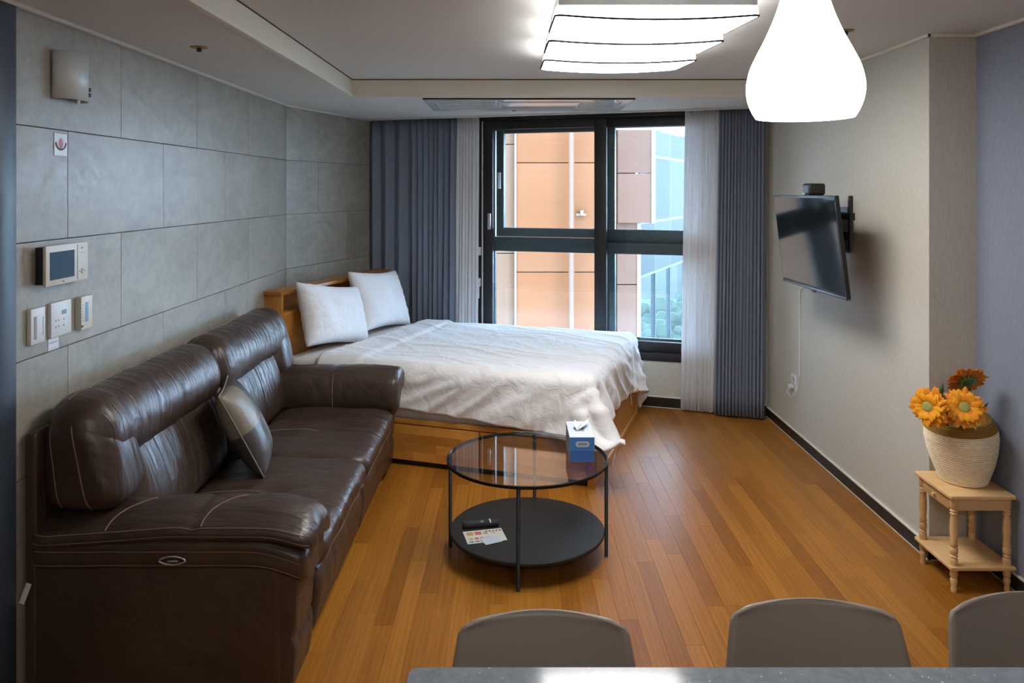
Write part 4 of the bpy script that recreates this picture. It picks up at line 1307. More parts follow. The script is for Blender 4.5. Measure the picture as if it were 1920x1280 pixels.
vs = [bx @ Vector(q) for q in P2.reshape(-1, 3)]
fs = []
for i in range(NU2 - 1):
    for j in range(NV2 - 1):
        k = i * NV2 + j
        fs.append((k, k + 1, k + NV2 + 1, k + NV2))
dv = thing('duvet', bx @ Vector((0.9, 0.77, 0.64)), 'crumpled white duvet draped over the bed down to the drawers', 'duvet')
dob = pyd('duvet_cover', vs, fs, MT['duvet'], dv, True)
md = dob.modifiers.new('thick', 'SOLIDIFY'); md.thickness = 0.016; md.offset = -1 if (Vector(dob.data.polygons[NV2 * 60 + 80].normal).z > 0) else 1
md.offset = 1 if (Vector(dob.data.polygons[NV2 * 60 + 80].normal).z > 0) else -1
def tie(q, ln, dx=0.0):
    a = bx @ Vector(q)
    tube('tie', [a, a + Vector((dx * 0.4, 0, -ln * 0.5)), a + Vector((dx, 0, -ln))], 0.0028, MT['duvet'], dv, n=5)
tie(P[2, 0], 0.10, -0.02)
tie(P[0, 34], 0.10, 0.005)
tie(P[0, 66], 0.09, 0.01)
if False: print(P[0, 0], P[0, -1], P[-1, 0])

# ------------------------------------------------------------------ round coffee table
CX, CY = 0.0724, 3.733
ct = thing('coffee_table', (CX, CY, 0), 'round black metal coffee table with a smoked glass top and lower shelf', 'table')
txf = Matrix.Translation((CX, CY, 0))
ZG = 0.455
lathe('glass_top', [(0.0, ZG - 0.0065), (0.376, ZG - 0.0065), (0.376, ZG), (0.0, ZG)], MT['table_glass'], ct, n=96, xf=txf, smooth=False)
lathe('rim', [(0.370, ZG - 0.016), (0.382, ZG - 0.016), (0.3825, ZG - 0.004), (0.3765, ZG - 0.003), (0.3765, ZG - 0.008), (0.370, ZG - 0.008), (0.370, ZG - 0.016)], MT['black_metal'], ct, n=96, xf=txf, smooth=False)
lathe('shelf', [(0.0, 0.098), (0.362, 0.098), (0.366, 0.102), (0.366, 0.112), (0.362, 0.116), (0.0, 0.116)], MT['shelf'], ct, n=96, xf=txf, smooth=False)
for a in (-97, -8, 83, 172):
    a = math.radians(a)
    r_ = 0.374
    x, y = CX + r_ * math.cos(a), CY + r_ * math.sin(a)
    tube('leg', [(x, y, 0), (x, y, ZG - 0.0162)], 0.0085, MT['black_metal'], ct, n=12)

# tissue box
tb = thing('tissue_box', (0.325, 3.775, ZG), 'blue and white tissue box standing on the glass tabletop', 'tissue box')
tx0, tx1, ty0, ty1, tz0, tz1 = 0.268, 0.384, 3.645, 3.895, ZG + 0.001, ZG + 0.116
blue1 = M('mid blue card', (0.05, 0.22, 0.55), 0.5); blue2 = M('deep blue card', (0.035, 0.13, 0.42), 0.5)
pal = M('pale lilac card', (0.58, 0.63, 0.80), 0.5); side_ = M('brownish shaded print', (0.32, 0.34, 0.38), 0.5)  # carton body duller than the front print and top panel
box('carton', (tx0, tx1, ty0, ty1, tz0, tz1 - 0.001), side_, tb, bev=0.001)
box('front_print', (tx0 + 0.001, tx1 - 0.001, ty0 - 0.0008, ty0, tz0 + 0.001, tz0 + 0.052), blue2, tb)
box('front_print', (tx0 + 0.001, tx1 - 0.001, ty0 - 0.0005, ty0, tz0 + 0.052, tz1 - 0.002), blue1, tb)
box('top_panel', (tx0, tx1, ty0, ty1, tz1 - 0.001, tz1), pal, tb)
bm = bmesh.new()
n = 24; cxx = (tx0 + tx1) / 2 + 0.002; czz = tz0 + 0.083
def pill(name, hw, hh, y, mat):
    pts = []
    for k in range(13):
        a = -PI / 2 + PI * k / 12; pts.append((cxx + hw - hh + hh * math.cos(a), y, czz + hh * math.sin(a)))
    for k in range(13):
        a = PI / 2 + PI * k / 12; pts.append((cxx - hw + hh + hh * math.cos(a), y, czz + hh * math.sin(a)))
    return pyd(name, pts, [tuple(range(len(pts)))], mat, tb)
bm.free()
pill('logo_plate', 0.033, 0.0135, ty0 - 0.0016, M('pale blue print', (0.50, 0.58, 0.70), 0.5))
pill('logo_text', 0.022, 0.0055, ty0 - 0.0020, M('grey lettering', (0.27, 0.30, 0.36), 0.5))
pill('slot', 0.0, 0.0, ty0, MT['dark']).hide_render = False
tis = []; fs = []
def lobe(bx0, by0, bx1, by1, tip, sag):
    o_ = len(tis)
    for i in range(9):
        a = i / 8
        b0 = Vector((bx0 + (bx1 - bx0) * a, by0 + (by1 - by0) * a, tz1 + 0.001))
        t0 = Vector(tip[0]).lerp(Vector(tip[1]), a)
        for j in range(7):
            b = j / 6
            q = b0.lerp(t0, b)
            q.z += sag * math.sin(PI * b) * (0.6 + 0.4 * math.sin(5 * a)); q.x += 0.002 * math.sin(9 * a + 4 * b)
            tis.append(q)
    for i in range(8):
        for j in range(6):
            fs.append((o_ + i * 7 + j, o_ + i * 7 + j + 1, o_ + (i + 1) * 7 + j + 1, o_ + (i + 1) * 7 + j))
lobe(0.312, 3.745, 0.336, 3.835, ((0.352, 3.76, tz1 + 0.022), (0.382, 3.84, tz1 + 0.036)), 0.004)
lobe(0.310, 3.745, 0.334, 3.835, ((0.296, 3.765, tz1 + 0.016), (0.306, 3.83, tz1 + 0.026)), 0.003)
ts = pyd('tissue', tis, fs, M('tissue paper', (0.85, 0.86, 0.84), 0.9), tb, True)
md = ts.modifiers.new('t', 'SOLIDIFY'); md.thickness = 0.001
box('opening', (0.30, 0.345, 3.735, 3.845, tz1, tz1 + 0.0006), M('grey opening', (0.22, 0.24, 0.28), 0.7), tb)

# remote control, menu card and note on the shelf
def SP(px, py, z=0.116):
    Y = (E - z) * F / (py - HY)
    return Vector((PX(px, Y), Y, z))
rc = thing('remote_control', SP(898, 985), 'black television remote lying on the black lower shelf', 'remote control')
a_, b_ = SP(868, 988), SP(934, 983)
exr = (b_ - a_).normalized(); ln = (b_ - a_).length
rxf = frame_xf((a_ + b_) / 2 + Vector((0, 0, 0)), exr, Vector((0, 0, 1)).cross(exr), (0, 0, 1))
box('body', (-ln / 2, ln / 2, -0.026, 0.026, 0.0005, 0.020), MT['dark'], rc, bev=0.007, xf=rxf)
btn = M('grey rubber keys', (0.06, 0.07, 0.08), 0.5)
for i in range(7):
    for j in range(3):
        box('key', (-ln / 2 + 0.018 + i * 0.012, -ln / 2 + 0.026 + i * 0.012, -0.016 + j * 0.013, -0.008 + j * 0.013, 0.020, 0.0218), btn, rc, xf=rxf)
box('key', (0.0, 0.014, -0.008, 0.006, 0.020, 0.0222), MT['steel'], rc, xf=rxf)
box('white_strip', (ln / 2 - 0.042, ln / 2 - 0.036, -0.020, 0.022, 0.020, 0.0220), MT['white'], rc, xf=rxf)
# menu
mn = thing('menu_leaflet', SP(900, 1003), 'white printed food menu leaflet on the lower shelf beside the remote', 'leaflet')
p0, p1, p2 = SP(866, 997.5), SP(938, 990), SP(877, 1020.5)
exm = (p1 - p0); Lx = exm.length; exm.normalize()
eym = (p0 - p2); Ly = eym.length; eym = (eym - eym.dot(exm) * exm).normalized()
mxf = frame_xf(p2, exm, eym, (0, 0, 1))
Ly = abs((p0 - p2).dot(eym))
box('paper', (0, Lx, 0, Ly, 0.0004, 0.0014), M('warm white paper', (0.62, 0.60, 0.54), 0.6), mn, xf=mxf)
cols = [(0.55, 0.30, 0.06), (0.55, 0.14, 0.08), (0.42, 0.32, 0.28), (0.50, 0.45, 0.40), (0.52, 0.40, 0.10), (0.5, 0.1, 0.08), (0.45, 0.2, 0.18), (0.35, 0.3, 0.26)]
k = 0
for i in range(4):
    s_ = 0.030 if i < 2 else 0.022
    box('food_picture', (0.014 + i * 0.038, 0.014 + i * 0.038 + s_, Ly - 0.048, Ly - 0.048 + s_ * 1.1, 0.0014, 0.0018), M('print', cols[i], 0.6), mn, xf=mxf)
for i in range(4):
    box('food_picture', (0.016 + i * 0.026, 0.034 + i * 0.026, 0.040, 0.056, 0.0014, 0.0018), M('print', cols[4 + i], 0.6), mn, xf=mxf)
    box('food_picture', (0.012 + i * 0.026, 0.032 + i * 0.026, 0.012, 0.024, 0.0014, 0.0018), M('print', (0.16, 0.16, 0.18), 0.6), mn, xf=mxf)
for i in range(5):
    box('food_picture', (0.104 + i * 0.0165, 0.113 + i * 0.0165, Ly - 0.026, Ly - 0.014, 0.0014, 0.0018), M('print', (0.15, 0.06, 0.06), 0.6), mn, xf=mxf)
pc0 = SP(940, 1009)
pk = thing('photo_card', pc0, 'small reddish picture card peeping out right of the menu leaflet', 'card')
box('card', (-0.03, 0.028, -0.018, 0.016, 0.0002, 0.0008), M('reddish print', (0.42, 0.15, 0.10), 0.5), pk, xf=frame_xf(SP(938, 1009), exm, eym, (0, 0, 1)))
nt_ = thing('note_card', SP(925, 1010), 'blank bluish white note card lying over the menu leaflet', 'card')
q0, q1, q2 = SP(903, 1012.5), SP(933, 1002), SP(911, 1022.5)
exn = (SP(943, 1015.5) - q2); Lnx = exn.length; exn.normalize()
eyn = Vector((0, 0, 1)).cross(exn)
box('card', (0, Lnx, 0, 0.072, 0.0020, 0.0030), M('bluish white paper', (0.50, 0.55, 0.64), 0.5), nt_, xf=frame_xf(q2, exn, eyn, (0, 0, 1)))

# ------------------------------------------------------------------ television on its wall arm
tv = thing('television', (1.65, 4.4, 1.43), 'black flat television tilted forward on a wall mount', 'television')
TLc = Vector((1.617, 4.85, 1.686)); TRc = Vector((1.626, 3.95, 1.690)); BRc = Vector((1.697, 3.95, 1.172)); BLc = Vector((1.668, 4.85, 1.164))
tex = (TRc - TLc).normalized(); tW = 0.90
tzv = ((TLc + TRc) / 2 - (BLc + BRc) / 2); tH = tzv.length; tz_ = (tzv - tzv.dot(tex) * tex).normalized()
tn = tex.cross(tz_)           # should point into the room (-X)
if tn.x > 0: tn = -tn
tcx = (TLc + TRc + BLc + BRc) / 4
tvx = frame_xf(tcx, tex, -tn, tz_)   # local y away from the room
box('housing', (-tW / 2, tW / 2, 0.0, 0.022, -tH / 2, tH / 2), MT['dark'], tv, bev=0.003, xf=tvx)
box('rear_bulge', (-0.30, 0.30, 0.021, 0.055, -tH / 2 + 0.03, 0.08), MT['dark'], tv, bev=0.012, xf=tvx)
box('screen', (-tW / 2 + 0.012, tW / 2 - 0.012, -0.0015, 0.001, -tH / 2 + 0.018, tH / 2 - 0.012), MT['tvscreen'], tv, xf=tvx)
box('bottom_lip', (-tW / 2, tW / 2, -0.004, 0.02, -tH / 2 - 0.008, -tH / 2 + 0.006), M('dark grey lip', (0.04, 0.045, 0.05), 0.3), tv, bev=0.002, xf=tvx)
box('power_light', (0.0, 0.05, -0.006, 0.004, -tH / 2 - 0.016, -tH / 2 - 0.006), MT['dark'], tv, bev=0.002, xf=tvx)
mt_ = thing('wall_mount', (1.9, 4.3, 1.5), 'black swivel wall mount holding the television', 'tv mount')
for yy, xx in ((4.285, 1.765), (4.10, 1.768)):
    box('upright_rail', (xx - 0.007, xx + 0.012, yy - 0.012, yy + 0.012, 1.40, 1.69), MT['dark'], mt_, bev=0.004)
box('cross_bar', (1.779, 1.795, 4.10, 4.60, 1.45, 1.50), MT['dark'], mt_, bev=0.004)
box('cross_bar', (1.779, 1.795, 4.10, 4.60, 1.56, 1.60), MT['dark'], mt_, bev=0.004)
box('swivel_arm', (1.795, XR - 0.02, 4.44, 4.50, 1.38, 1.56), MT['dark'], mt_, bev=0.012)
box('wall_plate', (XR - 0.022, XR - 0.001, 4.49, 4.75, 1.36, 1.62), MT['dark'], mt_, bev=0.006)
sb_ = thing('set_top_box', (1.72, 4.41, 1.72), 'small rounded black box perched on top of the television', 'set top box')
box('casing', (1.655, 1.75, 4.37, 4.475, 1.692, 1.757), MT['dark'], sb_, bev=0.016, seg=4)
box('white_label', (1.652, 1.656, 4.43, 4.46, 1.696, 1.703), MT['white'], sb_)
box('bracket', (1.66, 1.74, 4.38, 4.46, 1.686, 1.693), MT['dark'], sb_)
ou = thing('wall_outlet', (XR, 5.39, 0.39), 'white double wall socket under the television', 'socket')
box('plate', (XR - 0.009, XR, 5.345, 5.435, 0.34, 0.455), MT['white'], ou, bev=0.003)
for z in (0.42, 0.375):
    lathe('socket', [(0.0, 0.0), (0.017, 0.0), (0.019, 0.004)], M('socket grey', (0.45, 0.45, 0.46), 0.5), ou, n=20, xf=frame_xf((XR - 0.0095, 5.385, z), (0, 1, 0), (0, 0, 1), (-1, 0, 0)))
pcord = thing('power_cable', (XR, 5.33, 1.1), 'thin white cable running down the wall from the television to the socket', 'cable')
yc = XR * F / (1500.5 - 960)
tube('cable', [(XR - 0.06, 4.75, 1.20), (XR - 0.012, 5.10, 1.12), (XR - 0.006, yc - 0.02, 1.05), (XR - 0.005, yc, 0.95), (XR - 0.005, yc, 0.70), (XR - 0.005, yc + 0.01, 0.50), (XR - 0.008, yc + 0.01, 0.40), (XR - 0.02, yc + 0.03, 0.335), (XR - 0.035, yc + 0.08, 0.305), (XR - 0.04, yc + 0.14, 0.32), (XR - 0.03, yc + 0.13, 0.365)], 0.0035, MT['white'], pcord, n=7)
box('plug', (XR - 0.045, XR - 0.010, 5.375, 5.405, 0.360, 0.385), MT['white'], pcord, bev=0.006)
box('trunking', (XR - 0.006, XR - 0.0005, yc - 0.006, yc + 0.006, 0.46, 1.04), MT['white'], pcord, bev=0.001)

# ------------------------------------------------------------------ pine side table
stt = thing('side_table', (2.01, 3.5, 0), 'pale turned-leg pine side table in the corner of the blue wall', 'table')
ax0, ax1, ay0, ay1 = 1.868, 2.155, 3.335, 3.655 - 0.012
Pn = MT['pine']
zt_ = 0.418
box('tabletop', (ax0, ax1 - 0.008, ay0, ay1 - 0.002, zt_ - 0.018, zt_), Pn, stt, bev=0.006, seg=3)
box('shelf', (ax0 + 0.0, ax1 - 0.008, ay0, ay1 - 0.002, 0.098, 0.114), Pn, stt, bev=0.005, seg=3)
lx = (ax0 + 0.026, ax1 - 0.034); ly = (ay0 + 0.026, ay1 - 0.030)
legp = [(0.0, 0.0), (0.011, 0.0), (0.0125, 0.012), (0.010, 0.022), (0.014, 0.040), (0.015, 0.052), (0.011, 0.060), (0.0155, 0.068), (0.0155, 0.100), (0.016, 0.130), (0.0165, 0.140), (0.012, 0.146), (0.0165, 0.152), (0.012, 0.158), (0.0165, 0.166),
        (0.0165, 0.185), (0.012, 0.192), (0.0165, 0.198), (0.0135, 0.215), (0.0165, 0.260), (0.0155, 0.300), (0.0125, 0.325), (0.016, 0.335), (0.012, 0.341), (0.0165, 0.347), (0.012, 0.353), (0.0175, 0.360), (0.0175, zt_ - 0.018)]
for x in lx:
    for y in ly:
        lathe('leg', legp, Pn, stt, n=18, xf=Matrix.Translation((x, y, 0)))
box('apron', (lx[0] + 0.01, lx[1] - 0.01, ly[0] - 0.010, ly[0] + 0.006, 0.350, 0.400), Pn, stt)
box('apron', (lx[0] + 0.01, lx[1] - 0.01, ly[1] - 0.006, ly[1] + 0.010, 0.350, 0.400), Pn, stt)
box('apron', (lx[1] - 0.006, lx[1] + 0.010, ly[0] + 0.01, ly[1] - 0.01, 0.350, 0.400), Pn, stt)
dr = box('drawer', (lx[0] - 0.012, lx[1] - 0.02, ly[0] + 0.018, ly[1] - 0.018, 0.345, 0.396), Pn, stt, bev=0.003)
kn = lathe('knob', [(0.0, 0.016), (0.007, 0.014), (0.009, 0.009), (0.005, 0.004), (0.005, 0.0)], Pn, dr, n=16, xf=frame_xf((lx[0] - 0.012, (ly[0] + ly[1]) / 2, 0.370), (0, 1, 0), (0, 0, 1), (-1, 0, 0)))

# woven basket
rope = mat_paper('pale rope', (0.90, 0.74, 0.52), (60, 60, 260), 0.18, 0.9)
rope2 = mat_paper('ochre rope', (0.30, 0.17, 0.035), (60, 60, 260), 0.18, 0.85)
bk = thing('rope_basket', (2.0, 3.5, zt_), 'coiled pale rope basket with an ochre rim standing on the pine table', 'basket')
by = 3.51; bxx = 2.003
def wob(zf, a):
    return 1 + 0.025 * math.sin(a + zf * 3) + 0.012 * math.sin(3 * a)
ctrl = [(0.0, 0.092), (0.10, 0.104), (0.3, 0.124), (0.5, 0.138), (0.7, 0.146), (0.85, 0.143), (0.95, 0.131), (1.0, 0.122)]
def rad(t):
    for (t0, r0), (t1, r1) in zip(ctrl[:-1], ctrl[1:]):
        if t <= t1: return r0 + (r1 - r0) * (t - t0) / (t1 - t0)
    return ctrl[-1][1]
BH = 0.285
def bshape(t, a, r):
    # the basket leans and is higher at the right
    z = zt_ + 0.002 + t * (BH + 0.022 * math.cos(a - 0.5) * t)
    cxs = bxx + 0.010 - 0.012 * t - 0.02 * (1 - t) * 0 + 0.010 * (1 - t)
    return (cxs + r * wob(t, a) * math.cos(a), by + r * wob(t, a) * math.sin(a), z)
def coil(name, t0, t1, nc, mat):
    vs, fs = [], []; na = 72; per = 6
    rowsn = nc * per
    for j in range(rowsn + 1):
        t = t0 + (t1 - t0) * j / rowsn
        ph_ = (j % per) / per
        r = rad(t) + 0.0035 * abs(math.sin(PI * ph_)) 
        for k in range(na):
            a = 2 * PI * k / na
            vs.append(bshape(t, a, r + 0.0008 * mnoise.noise(Vector((a * 9, j * 0.7, 0)))))
    for j in range(rowsn):
        for k in range(na):
            k2 = (k + 1) % na
            fs.append((j * na + k, j * na + k2, (j + 1) * na + k2, (j + 1) * na + k))
    return vs, fs, na
vs, fs, na = coil('b', 0.0, 0.84, 26, rope)
fs.append(tuple(range(na)))
pyd('rope_body', vs, fs, rope, bk, True)
vs, fs, na = coil('b', 0.84, 1.0, 5, rope2)
k0 = len(vs) - na
for k in range(na):
    a = 2 * PI * k / na; vs.append(bshape(1.0, a, rad(1) - 0.010))
for k in range(na):
    a = 2 * PI * k / na; vs.append(bshape(0.3, a, rad(0.3) - 0.012))
for q_ in (0, 1):
    for k in range(na):
        k2 = (k + 1) % na
        fs.append((k0 + q_ * na + k, k0 + q_ * na + k2, k0 + (q_ + 1) * na + k2, k0 + (q_ + 1) * na + k))
pyd('rope_rim', vs, fs, rope2, bk, True)

# sunflowers
pet = M('orange yellow petal', rough=0.6, spec=0.3)
oi = nd(pet, 'ShaderNodeTexCoord')
pa = nd(pet, 'ShaderNodeAttribute', attribute_name='tone')
lk(pet, ramp(pet, pa.outputs['Fac'], [(0.0, (0.50, 0.12, 0.008)), (0.5, (0.85, 0.27, 0.010)), (1.0, (0.95, 0.42, 0.020))]), bsdf(pet).inputs['Base Color'])
petr = M('rust petal', rough=0.6); 
pb = nd(petr, 'ShaderNodeAttribute', attribute_name='tone')
lk(petr, ramp(petr, pb.outputs['Fac'], [(0.0, (0.42, 0.08, 0.006)), (0.6, (0.80, 0.22, 0.012)), (1.0, (0.90, 0.36, 0.020))]), bsdf(petr).inputs['Base Color'])
core = mat_paper('green flower centre', (0.36, 0.37, 0.10), (500, 500, 500), 0.4, 0.8)
ring = M('brown flower ring', (0.10, 0.055, 0.025), 0.8)
stem = M('green stem', (0.06, 0.16, 0.035), 0.6)
def flower(px, py, Y, r, nrm, label, rust=False, back=False, root=None):
    c = Vector((PX(px, Y), Y, PZ(py, Y)))
    nrm = Vector(nrm).normalized()
    q = nrm.to_track_quat('Z', 'Y').to_matrix().to_4x4()
    xf = Matrix.Translation(c) @ q
    t = thing('sunflower', c, label, 'flower', group='artificial sunflowers in the basket')
    vs, fs, tones = [], [], []
    for layer, (n_, rr, z0, cu_) in enumerate(((22, 1.0, -0.004, 0.02), (20, 0.90, 0.002, 0.25), (16, 0.72, 0.008, 0.55))):
        for k in range(n_):
            a = 2 * PI * (k + 0.5 * layer) / n_ + random.uniform(-0.12, 0.12)
            L = r * rr * random.uniform(0.85, 1.1)
            w_ = r * 0.165 * random.uniform(0.8, 1.2)
            lift = cu_ * random.uniform(0.3, 1.4) + random.uniform(-0.15, 0.15)
            dirv = Vector((math.cos(a), math.sin(a), 0)); sd = Vector((-math.sin(a), math.cos(a), 0))
            o_ = len(vs)
            prof_ = [(0.30, 0.45), (0.5, 0.9), (0.7, 1.0), (0.88, 0.6), (1.0, 0.05)]
            for (f_, wf_) in prof_:
                z = z0 + lift * L * (f_ - 0.3) * (1 - 0.6 * f_) + 0.0
                cen = dirv * (L * f_) + Vector((0, 0, z))
                tw_ = random.uniform(-0.15, 0.15)
                for e_ in (-1, 0, 1):
                    vs.append(cen + sd * (e_ * w_ * wf_) + Vector((0, 0, (0.0022 if e_ == 0 else -0.001) + tw_ * e_ * w_ * 0.4)))
            tn_ = random.random() * 0.7 + 0.15 * layer
            for i in range(4):
                for e_ in (0, 1):
                    b0 = o_ + i * 3 + e_
                    fs.append((b0, b0 + 1, b0 + 4, b0 + 3)); tones.append(min(1, tn_ + 0.10 * i - (0.25 if i == 0 else 0)))
    vs = [xf @ v_ for v_ in vs]
    o = pyd('petals', vs, fs, petr if rust else pet, t, True)
    at_ = o.data.attributes.new('tone', 'FLOAT', 'FACE')
    at_.data.foreach_set('value', tones)
    if not back:
        lathe('seed_ring', [(0.0, 0.004), (r * 0.20, 0.010), (r * 0.38, 0.008), (r * 0.44, 0.0)], ring, t, n=28, xf=xf)
        lathe('flower_centre', [(0.0, 0.013), (r * 0.12, 0.0135), (r * 0.24, 0.012), (r * 0.30, 0.006)], core, t, n=24, xf=xf)
    else:
        lathe('calyx', [(0.0, -0.020), (r * 0.25, -0.014), (r * 0.42, 0.0), (r * 0.3, 0.006)], stem, t, n=20, xf=xf)
        vs, fs = [], []
        for k in range(14):
            a = 2 * PI * k / 14; o_ = len(vs)
            d_ = Vector((math.cos(a), math.sin(a), 0)); s2 = Vector((-math.sin(a), math.cos(a), 0))
            vs += [xf @ (d_ * r * 0.25 + s2 * 0.006 + Vector((0, 0, -0.013))), xf @ (d_ * r * 0.25 - s2 * 0.006 + Vector((0, 0, -0.013))), xf @ (d_ * r * 0.66 + Vector((0, 0, -0.004)))]
            fs.append((o_, o_ + 1, o_ + 2))
        pyd('sepals', vs, fs, M('light green sepal', (0.20, 0.32, 0.10), 0.6), t)
    # stem into the basket
    rt = Vector(root) if root else Vector((bxx, by, zt_ + 0.16))
    mid = (c - nrm * 0.05 + rt) / 2 + Vector((0, 0, 0.02))
    tube('stem', [c - nrm * 0.008, c - nrm * 0.04, mid, rt], 0.004, stem, t, n=7)
    return t, c
flower(1741, 762, 3.40, 0.088, (-0.86, -0.62, 0.10), 'orange sunflower hanging out over the left of the basket rim', root=(bxx - 0.03, by - 0.02, zt_ + 0.16))
flower(1808, 764, 3.37, 0.088, (-0.30, -0.86, 0.42), 'orange sunflower facing forward over the middle of the basket rim', root=(bxx, by - 0.01, zt_ + 0.16))
flower(1813, 713, 3.47, 0.090, (0.03, 0.76, 0.64), 'rust orange sunflower turned away at the top of the bunch', rust=True, back=True, root=(bxx + 0.02, by + 0.03, zt_ + 0.16))
flower(1769, 777, 3.42, 0.058, (-0.15, -0.95, -0.05), 'small rust orange sunflower between the two front ones', rust=True, root=(bxx - 0.02, by, zt_ + 0.16))
def leafs(lst, parent):
    for (pts) in lst:
        vs, fs = [], []
        base, tip, w_ = Vector(pts[0]), Vector(pts[1]), pts[2]
        d_ = (tip - base); s_ = d_.cross(Vector((0, 1, 0.2))).normalized()
        for f_, wf_ in ((0, .15), (.3, .8), (.55, 1), (.8, .55), (1, .03)):
            for e_ in (-1, 0, 1):
                vs.append(base + d_ * f_ + s_ * (w_ * wf_ * e_) + Vector((0, -0.004 if e_ == 0 else 0.002, 0)))
        for i in range(4):
            for e_ in (0, 1):
                b0 = i * 3 + e_; fs.append((b0, b0 + 1, b0 + 4, b0 + 3))
        pyd('leaf', vs, fs, stem, parent, True)
sg = thing('foliage_sprig', (bxx, by, zt_ + 0.2), 'green artificial leaf sprig among the sunflowers', 'leaves')
Yq = 3.47
leafs([((PX(1762, Yq), Yq, PZ(750, Yq)), (PX(1768, Yq), Yq, PZ(718, Yq)), 0.012), ((PX(1775, Yq), Yq, PZ(760, Yq)), (PX(1758, Yq), Yq, PZ(738, Yq)), 0.018), ((PX(1835, Yq), Yq, PZ(780, Yq)), (PX(1852, Yq), Yq, PZ(755, Yq)), 0.012), ((PX(1825, Yq), Yq, PZ(778, Yq)), (PX(1850, Yq), Yq, PZ(768, Yq)), 0.010), ((PX(1795, Yq), Yq, PZ(770, Yq)), (PX(1790, Yq), Yq, PZ(735, Yq)), 0.016)], sg)
tube('stem', [(bxx, by, zt_ + 0.12), (bxx - 0.02, Yq, zt_ + 0.25), (PX(1775, Yq), Yq, PZ(760, Yq))], 0.0035, stem, sg, n=6)

# ------------------------------------------------------------------ dining table and chairs in the foreground
dt_ = thing('dining_table', (0.7, 1.2, 0), 'grey speckled stone dining table cut off by the bottom of the picture', 'table')
ZD = 0.74; YD = (E - ZD) * F / (1249.5 - HY)
XD = PX(768, YD)
def slab_poly():
    pts = []
    r = 0.02
    x0, x1, y0, y1 = XD, 2.02, 0.62, YD
    for (cx, cy, a0) in ((x1 - r, y1 - r, 0), (x0 + r, y1 - r, 90), (x0 + r, y0 + r, 180), (x1 - r, y0 + r, 270)):
        for k in range(6):
            a = math.radians(a0 + 90 * k / 5); pts.append((cx + r * math.cos(a), cy + r * math.sin(a)))
    return pts
pp = slab_poly(); N = len(pp)
vs = [(x, y, ZD - 0.03) for x, y in pp] + [(x, y, ZD - 0.002) for x, y in pp] + [(XD + (x - XD) * 0.999 + 0.001, y - 0.002, ZD) for x, y in pp]
fs = [tuple(reversed(range(N))), tuple(range(2 * N, 3 * N))] + [(i * N + k, i * N + (k + 1) % N, (i + 1) * N + (k + 1) % N, (i + 1) * N + k) for i in (0, 1) for k in range(N)]
pyd('tabletop', vs, fs, MT['quartz'], dt_)
for x in (XD + 0.026, 1.98):
    for y in (0.72, YD - 0.18):
        box('leg', (x - 0.024, x + 0.024, y - 0.024, y + 0.024, 0, ZD - 0.0305), MT['dark'], dt_, bev=0.004)

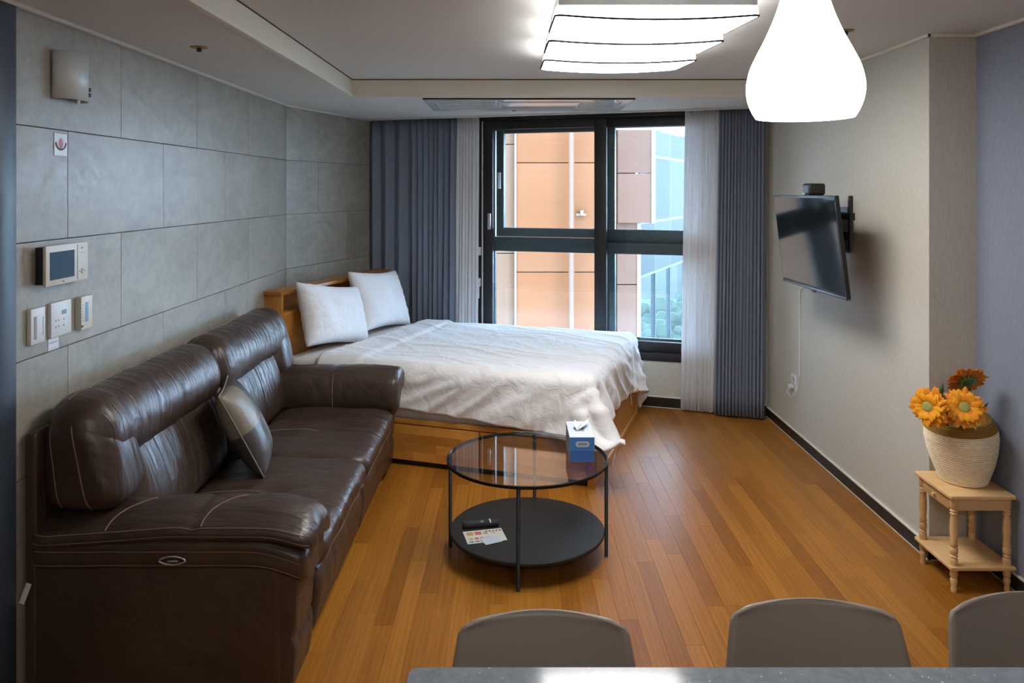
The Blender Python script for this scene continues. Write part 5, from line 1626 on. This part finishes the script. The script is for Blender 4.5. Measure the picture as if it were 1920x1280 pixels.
def make_chair(x, y, rz, label, dz=0.0):
    t = thing('dining_chair', (x, y, 0), label, 'chair', rz=rz, group='taupe chairs behind the dining table')
    # shell: local +y is the back side (away from the table), backrest faces -y
    nu, nv = 24, 44
    vs, fs = [], []
    for j in range(nv + 1):
        s_ = j / nv       # 0 front of seat .. 1 top of back
        if s_ < 0.45:
            q = s_ / 0.45
            cy = -0.40 + 0.36 * q; cz = 0.455 - 0.02 * math.sin(q * PI) + (-0.02 * (1 - q) ** 3)
            hw = 0.21 + 0.01 * math.sin(q * PI)
        elif s_ < 0.60:
            q = (s_ - 0.45) / 0.15
            a = q * PI / 2 * 0.92
            cy = -0.04 + 0.07 * math.sin(a); cz = 0.455 + 0.075 * (1 - math.cos(a))
            hw = 0.215
        else:
            q = (s_ - 0.60) / 0.40
            cy = 0.03 + 0.055 * q; cz = 0.53 + (0.764 + dz - 0.53) * q
            hw = 0.222 - 0.036 * q
            if q > 0.86: hw -= 0.034 * (1 - math.sqrt(max(0.0, 1 - ((q - 0.86) / 0.14) ** 2)))
        for i in range(nu + 1):
            u = -1 + 2 * i / nu
            yy = cy; zz = cz
            if s_ >= 0.5:
                qq = min(1, (s_ - 0.5) / 0.2)
                yy -= 0.040 * qq * u * u * (1 - 0.25 * max(0, s_ - 0.6) / 0.4)
                if s_ > 0.6:
                    q = (s_ - 0.6) / 0.4
                    zz -= 0.014 * u * u * q ** 3
            else:
                zz += 0.03 * abs(u) ** 2.5
            vs.append((u * hw, yy, zz))
    for j in range(nv):
        for i in range(nu):
            k = j * (nu + 1) + i
            fs.append((k, k + 1, k + nu + 2, k + nu + 1))
    t.rotation_euler = (0, 0, rz)
    bpy.context.view_layer.update()
    mw = t.matrix_world
    o = pyd('seat_shell', [mw @ Vector(v_) for v_ in vs], fs, MT['chair'], t, True)
    o.data.materials.append(MT['chair_rim'])
    md = o.modifiers.new('t', 'SOLIDIFY'); md.thickness = 0.009; md.offset = -1; md.material_offset_rim = 1
    lm = MT['chair']
    for sx in (-1, 1):
        for (fy, ty) in ((-0.40, -0.30), (0.06, -0.06)):
            tube('leg', [mw @ Vector((sx * 0.21, fy, 0.0)), mw @ Vector((sx * 0.15, ty, 0.43))], [0.011, 0.015], MT['pine'], t, n=10)
    tube('cross_bar', [mw @ Vector((-0.155, -0.30, 0.428)), mw @ Vector((0.155, -0.30, 0.428))], 0.009, MT['dark'], t)
    tube('cross_bar', [mw @ Vector((-0.155, -0.06, 0.428)), mw @ Vector((0.155, -0.06, 0.428))], 0.009, MT['dark'], t)
    return t
make_chair(PX(1020, 1.74), 1.70, math.radians(0), 'taupe plastic dining chair at the left end, nearest the sofa', 0.0)
make_chair(PX(1530, 1.79), 1.75, math.radians(-3), 'taupe plastic dining chair in the middle, below the pendant lamp')
make_chair(PX(1938, 1.82), 1.78, math.radians(3), 'taupe plastic dining chair at the right, cut off by the picture edge')
